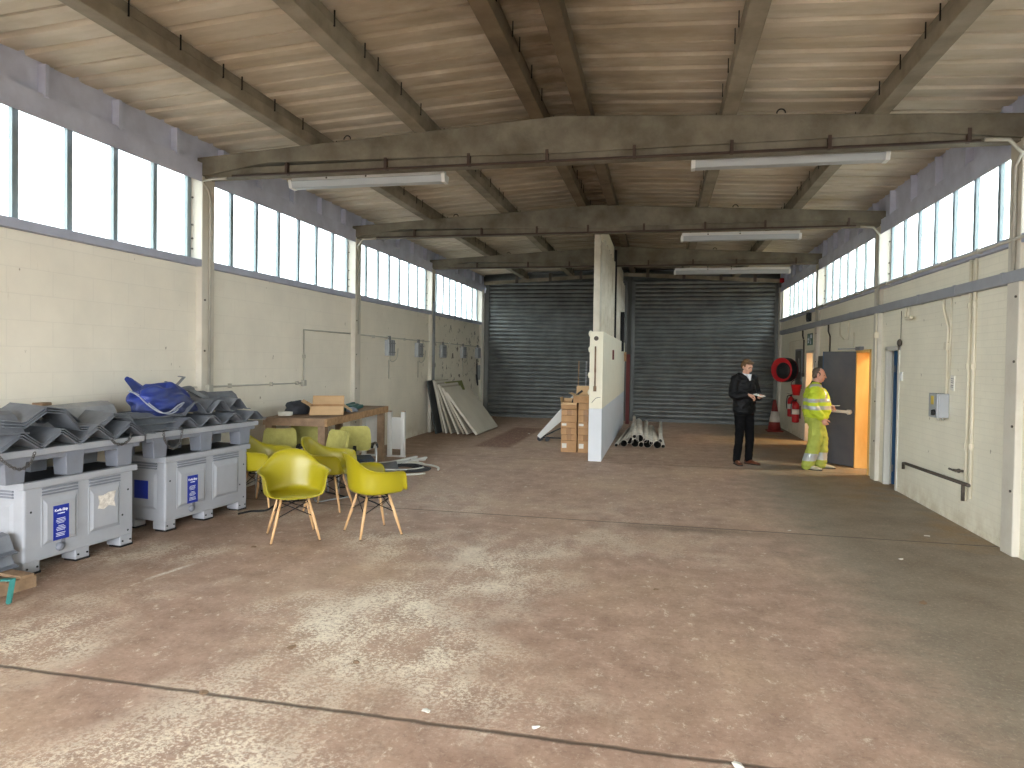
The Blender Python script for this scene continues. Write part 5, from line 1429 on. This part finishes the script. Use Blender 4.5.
def head(mb, H, w_=1.0, stout=0):
    """H maps head space (origin at skull centre, +y face, +z up)"""
    def B(c, r, sc): mb.ball(H @ V(c), r, 16, sc=sc, M=H.to_3x3())
    B((0, -.012, .03), 1, (.077 * w_, .094, .088)); B((0, .02, -.005), 1, (.068 * w_, .074, .085))
    B((0, .036, -.052), 1, ((.054 + stout) * w_, .056, .056 + stout)); B((0, .066, -.088), .022, (1.25, 1, .9))
    B((0, .076, .03), 1, (.055, .018, .02)); B((-.035, .062, -.025), .028, (1, .8, 1)); B((.035, .062, -.025), .028, (1, .8, 1))
    mb.tube([H @ V(p) for p in ((0, .086, .018), (0, .1, -.008), (0, .114, -.026), (0, .098, -.034))], [.009, .011, .0135, .010], 8)
    B((0, .113, -.026), .0125, (1.25, .9, .85))
    B((0, .088, -.055), .02, (1.2, .5, .5))
    for s_ in (-1, 1):
        B((s_ * .078 * w_, -.008, -.005), 1, (.009, .02, .033)); B((s_ * .079 * w_, -.002, -.03), .011, (.7, 1, 1.1))
def face_bits(parent, H, lipm, brow):
    b = MB()
    for s_ in (-1, 1): b.ball(H @ V((s_ * .031, .079, .008)), .0125, 10, sc=(1.15, .55, .6), M=H.to_3x3())
    b.build('eyes', M['eye'], parent)
    b = MB(); b.tube([H @ V(p) for p in ((-.024, .09, -.058), (-.01, .0985, -.056), (.01, .0985, -.056), (.024, .09, -.058))], [.003, .0055, .0055, .003], 8); b.build('lips', lipm, parent)
    b = MB()
    for s_ in (-1, 1): b.tube([H @ V((s_ * a, c, z)) for a, c, z in ((.013, .094, .03), (.03, .09, .036), (.047, .078, .03))], [.0045, .005, .003], 6)
    b.build('eyebrows', brow, parent)
def shoe(mb, ank, yaw, L=.29, w_=.05, h_=.075):
    Rz = Matrix.Rotation(yaw, 3, 'Z'); c = V((ank[0], ank[1], 0))
    S_ = [(-.085, .034, .03), (-.07, .9, 1.05), (-.02, .92, 1.1), (.04, .9, .95), (.1, 1.06, .72), (.15, .98, .56), (.19, .6, .42), (.2, .3, .3)]
    S_[0] = (-.085, .6, .8)
    P = []; ab = []
    for y_, a, z in S_:
        hh = h_ * z / 2; P.append(c + Rz @ V((0, y_ * L / .285, hh + .006))); ab.append((w_ * a, hh))
    mb.tube(P, 0, 16, ab=ab, side=Rz @ V((1, 0, 0)))
def sole(mb, ank, yaw, L=.29, w_=.05):
    Rz = Matrix.Rotation(yaw, 3, 'Z'); c = V((ank[0], ank[1], 0)); out = []
    for y_, a in ((-.09, .55), (-.07, .92), (-.02, .92), (.04, .9), (.1, 1.06), (.15, 1.0), (.19, .65), (.205, .3)):
        out.append((y_ * L / .285, w_ * a * 1.04))
    poly = [(a, y_) for y_, a in out] + [(-a, y_) for y_, a in reversed(out)]
    mb.prism(poly, (0, .016), lambda a, y_, h: c + Rz @ V((a, y_, h)))

# ---- person in black writing on a pad
def person_black():
    hd = (.56, -.83)
    t = thing('person', 'person in black padded jacket and trousers, looking down and writing on a notepad', 'person', (1.43, 12.46, 0), math.atan2(-hd[0], hd[1]))
    H = Matrix.Translation((0.0, .055, 1.685)) @ Matrix.Rotation(R(6), 4, 'Z') @ Matrix.Rotation(R(-24), 4, 'X')
    sh = [(-.185, -.005, 1.47), (.185, -.005, 1.47)]; el = [(-.25, .03, 1.2), (.255, .02, 1.2)]; wr = [(-.085, .265, 1.165), (.125, .235, 1.215)]
    ft = [(-.115, .03), (.125, .0)]; yw = [R(14), R(-22)]
    kn = [(-.108, .03, .5), (.112, .03, .5)]
    b = MB(); head(b, H)
    b.tube([(0, .0, 1.46), (0, .012, 1.53), (0, .035, 1.62)], [.062, .055, .054], 16)
    rings(b, [(.86, 0, .14, .1), (.95, 0, .165, .115), (1.08, 0, .145, .105), (1.3, 0, .17, .115), (1.42, -.005, .17, .1), (1.49, -.005, .12, .08), (1.53, 0, .06, .055)])
    for i in (0, 1):
        limb(b, [sh[i], el[i], wr[i]], [.055, .042, .038, .028])
        limb(b, [((-1, 1)[i] * .09, 0, .9), kn[i], (ft[i][0], ft[i][1] - .02, .09)], [.085, .06, .055, .038])
        b.tube([(ft[i][0], ft[i][1] - .03, .05), (ft[i][0] - math.sin(yw[i]) * .14, ft[i][1] + math.cos(yw[i]) * .14, .03)], [.035, .028], 10)
    hand(b, wr[0], (.52, .8, .08), (.1, -.1, 1), (14, 18, 20, 22), -1)
    hand(b, wr[1], (-.75, .6, -.18), (-.25, -.2, -1), (38, 44, 48, 52), -1)
    body = fuse(b, .0055, 2, 'body', [M['skin']], t)
    face_bits(t, H, M['lip'], M['hair_brown'])
    b = MB()
    for c, r_, sc in (((0, -.028, .05), 1, (.084, .093, .085)), ((0, -.055, .0), 1, (.078, .062, .075)), ((-.012, .044, .094), 1, (.062, .036, .026)), ((.032, .03, .09), 1, (.044, .042, .027)), ((-.067, -.012, .025), 1, (.017, .04, .04)), ((.067, -.012, .025), 1, (.017, .04, .04))):
        b.ball(H @ V(c), r_, 16, sc=sc, M=H.to_3x3())
    fuse(b, .006, 2, 'hair', [M['hair_brown']], t, .004, 40)
    # jacket
    b = MB()
    rings(b, [(.885, 0, .2, .15), (.93, 0, .21, .16), (1.05, .0, .205, .158), (1.2, .0, .215, .16), (1.34, 0, .212, .155), (1.44, -.005, .19, .13), (1.5, -.01, .135, .1), (1.53, -.01, .1, .085)])
    for i in (0, 1): limb(b, [sh[i], el[i], V(wr[i]).lerp(V(el[i]), .1)], [.086, .078, .072, .052], 5)
    b.tube([V((.095 * math.cos(q), .0 + .085 * math.sin(q) - .01, 1.535 + .022 * math.cos(q * 2) - .03 * math.sin(q))) for q in [2 * PI * k / 20 for k in range(20)]], .034, 10, True)
    b.ball((0, -.11, 1.5), .1, 14, sc=(1.2, .62, .8))
    def quilt(c): return 0
    jk = fuse(b, .009, 3, 'jacket', [M['jacket']], t, .011, 11)
    b = MB()
    for z_ in (1.3, 1.22):
        for s_ in (-1, 1): b.bx(s_ * .1 - .05, s_ * .1 + .05, .142, .156, z_ - .006, z_ + .006)
    b.tube([(0, .152, .92), (0, .158, 1.1), (0, .158, 1.25), (0, .145, 1.4)], .006, 6)
    split_build(b, 'pocket_flap', M['trouser'], jk)
    b = MB(); b.tube([(0, .012, 1.52), (0, .03, 1.575)], [.068, .062], 20)
    b.prism([(-.045, 1.56), (.045, 1.56), (.008, 1.45), (-.008, 1.45)], (.06, .125), lambda a, c, h: (a, h + (1.56 - c) * .2, c))
    b.build('shirt_collar', M['shirt'], t, bevel=.006)
    # trousers
    b = MB(); rings(b, [(.84, 0, .15, .115), (.9, 0, .178, .128), (1.0, 0, .17, .125)])
    for i in (0, 1): limb(b, [((-1, 1)[i] * .092, 0, .9), kn[i], (ft[i][0], ft[i][1] - .025, .07)], [.102, .088, .076, .07, .064], 6)
    fuse(b, .009, 3, 'trousers', [M['trouser']], t, .007, 9)
    for i in (0, 1):
        b = MB(); shoe(b, ft[i], yw[i]); sh_ = b.build('shoe', M['shoe_brown'], t)
        b = MB(); sole(b, ft[i], yw[i]); b.build('sole', M['dark_sole'], sh_)
    rz_ = math.atan2(-hd[0], hd[1])
    # the pad and pen, held but not part of the body
    Rm = Matrix.Rotation(rz_, 4, 'Z')
    def world(p): return Rm @ V(p) + V((1.43, 12.46, 0))
    b = MB(); b.bx(-.06, .06, -.085, .085, 0, .012)
    o = b.build('notepad', M['paper'], None, bevel=.002); o.location = world((.0, .365, 1.206)); o.rotation_euler = (R(-12), R(4), rz_ + R(18))
    tag(o, 'white notepad held by the person in black', 'notepad')
    b = MB(); b.cyl((0, 0, 0), (.03, -.035, .13), .0045, None, 8)
    o = b.build('pen', M['black'], None); o.location = world((.01, .34, 1.222)); o.rotation_euler = (0, 0, rz_)
    tag(o, 'dark pen held over the notepad', 'pen')
person_black()

# ---- person in hi-vis
def person_hivis():
    hd = (.985, -.17); base = (2.545, 12.27, 0)
    t = thing('person', 'person in yellow hi-vis jacket and trousers standing in profile by the open door', 'person', base, math.atan2(-hd[0], hd[1]))
    H = Matrix.Translation((0.0, .045, 1.572)) @ Matrix.Rotation(R(-6), 4, 'Z') @ Matrix.Rotation(R(-9), 4, 'X')
    sh = [(-.195, .0, 1.36), (.195, -.01, 1.36)]; el = [(-.28, .0, 1.1), (.29, -.05, 1.07)]; wr = [(-.12, .2, 1.05), (.255, .1, .86)]
    ft = [(-.13, .12), (.13, -.09)]; yw = [R(6), R(-18)]
    kn = [(-.12, .1, .47), (.125, -.0, .47)]
    b = MB(); head(b, H, 1.03, .006)
    b.tube([(0, .0, 1.34), (0, .01, 1.42), (0, .03, 1.52)], [.075, .068, .064], 16)
    rings(b, [(.8, 0, .16, .12), (.9, .01, .18, .14), (1.02, .03, .175, .15), (1.2, .015, .185, .14), (1.32, 0, .18, .115), (1.38, 0, .13, .09), (1.42, 0, .07, .065)])
    for i in (0, 1):
        limb(b, [sh[i], el[i], wr[i]], [.06, .048, .043, .031])
        limb(b, [((-1, 1)[i] * .095, .01, .84), kn[i], (ft[i][0], ft[i][1] - .02, .09)], [.095, .068, .06, .04])
        b.tube([(ft[i][0], ft[i][1] - .03, .05), (ft[i][0] - math.sin(yw[i]) * .14, ft[i][1] + math.cos(yw[i]) * .14, .03)], [.035, .028], 10)
    hand(b, wr[0], (.45, .85, -.1), (.75, -.2, -.4), (30, 40, 44, 48), 1)
    hand(b, wr[1], (-.1, .5, -.85), (-.9, .1, .0), (40, 46, 50, 54), 1)
    fuse(b, .0055, 2, 'body', [M['skin_red']], t)
    face_bits(t, H, M['lip'], M['hair_grey'])
    b = MB()
    for c, r_, sc in (((0, -.03, .038), 1, (.0815, .087, .083)), ((0, -.055, -.02), 1, (.074, .052, .06)), ((-.068, -.005, .012), 1, (.014, .034, .04)), ((.068, -.005, .012), 1, (.014, .034, .04))):
        b.ball(H @ V(c), r_, 16, sc=sc, M=H.to_3x3())
    fuse(b, .006, 2, 'hair', [M['hair_grey']], t, .002, 50)
    b = MB(); b.tube([(0, .0, 1.385), (0, .016, 1.455)], [.1, .084], 20); b.build('polo_collar', M['black'], t)
    b = MB()
    rings(b, [(.855, .0, .215, .18), (.9, .005, .23, .205), (1.0, .025, .23, .222), (1.12, .02, .225, .212), (1.24, .0, .22, .192), (1.32, -.01, .21, .158), (1.37, -.01, .16, .122), (1.405, -.005, .105, .09)])
    for i in (0, 1): limb(b, [sh[i], el[i], V(wr[i]).lerp(V(el[i]), .16)], [.1, .092, .086, .074], 5)
    def band(c):
        if 1.005 < c.z + .1 * abs(c.x) * 0 < 1.065 or 1.125 < c.z < 1.18: return 1
        rr_ = math.hypot(c.y + .01, c.z - 1.24)
        if .15 < rr_ < .19 and c.z > 1.17 and abs(c.x) > .12: return 1
        return 0
    fuse(b, .009, 3, 'jacket', [M['hivis'], M['reflect']], t, .012, 9, band)
    b = MB(); rings(b, [(.76, .0, .18, .155), (.83, .002, .205, .18), (.93, .01, .205, .19)])
    for i in (0, 1): limb(b, [((-1, 1)[i] * .1, .01, .84), kn[i], (ft[i][0], ft[i][1] - .02, .07)], [.128, .118, .112, .104, .096], 6)
    b.bx(.2, .222, -.06, .08, .5, .68)
    fuse(b, .009, 3, 'trousers', [M['hivis_t'], M['reflect']], t, .011, 8, lambda c: 1 if .15 < c.z < .275 else 0)
    for i in (0, 1):
        b = MB(); shoe(b, ft[i], yw[i], .3, .054, .085); sh_ = b.build('shoe', M['shoe_pale'], t)
        b = MB(); sole(b, ft[i], yw[i], .3, .054); b.build('sole', M['dark_sole'], sh_)
    rz_ = math.atan2(-hd[0], hd[1]); Rm = Matrix.Rotation(rz_, 4, 'Z')
    b = MB(); b.bx(-.03, .03, -.07, .07, 0, .006)
    o = b.build('folded_paper', M['paper'], None); o.location = Rm @ V((-.06, .3, 1.06)) + V(base); o.rotation_euler = (R(4), 0, rz_ + R(-10))
    tag(o, 'folded white paper held by the person in hi-vis', 'paper')
person_hivis()
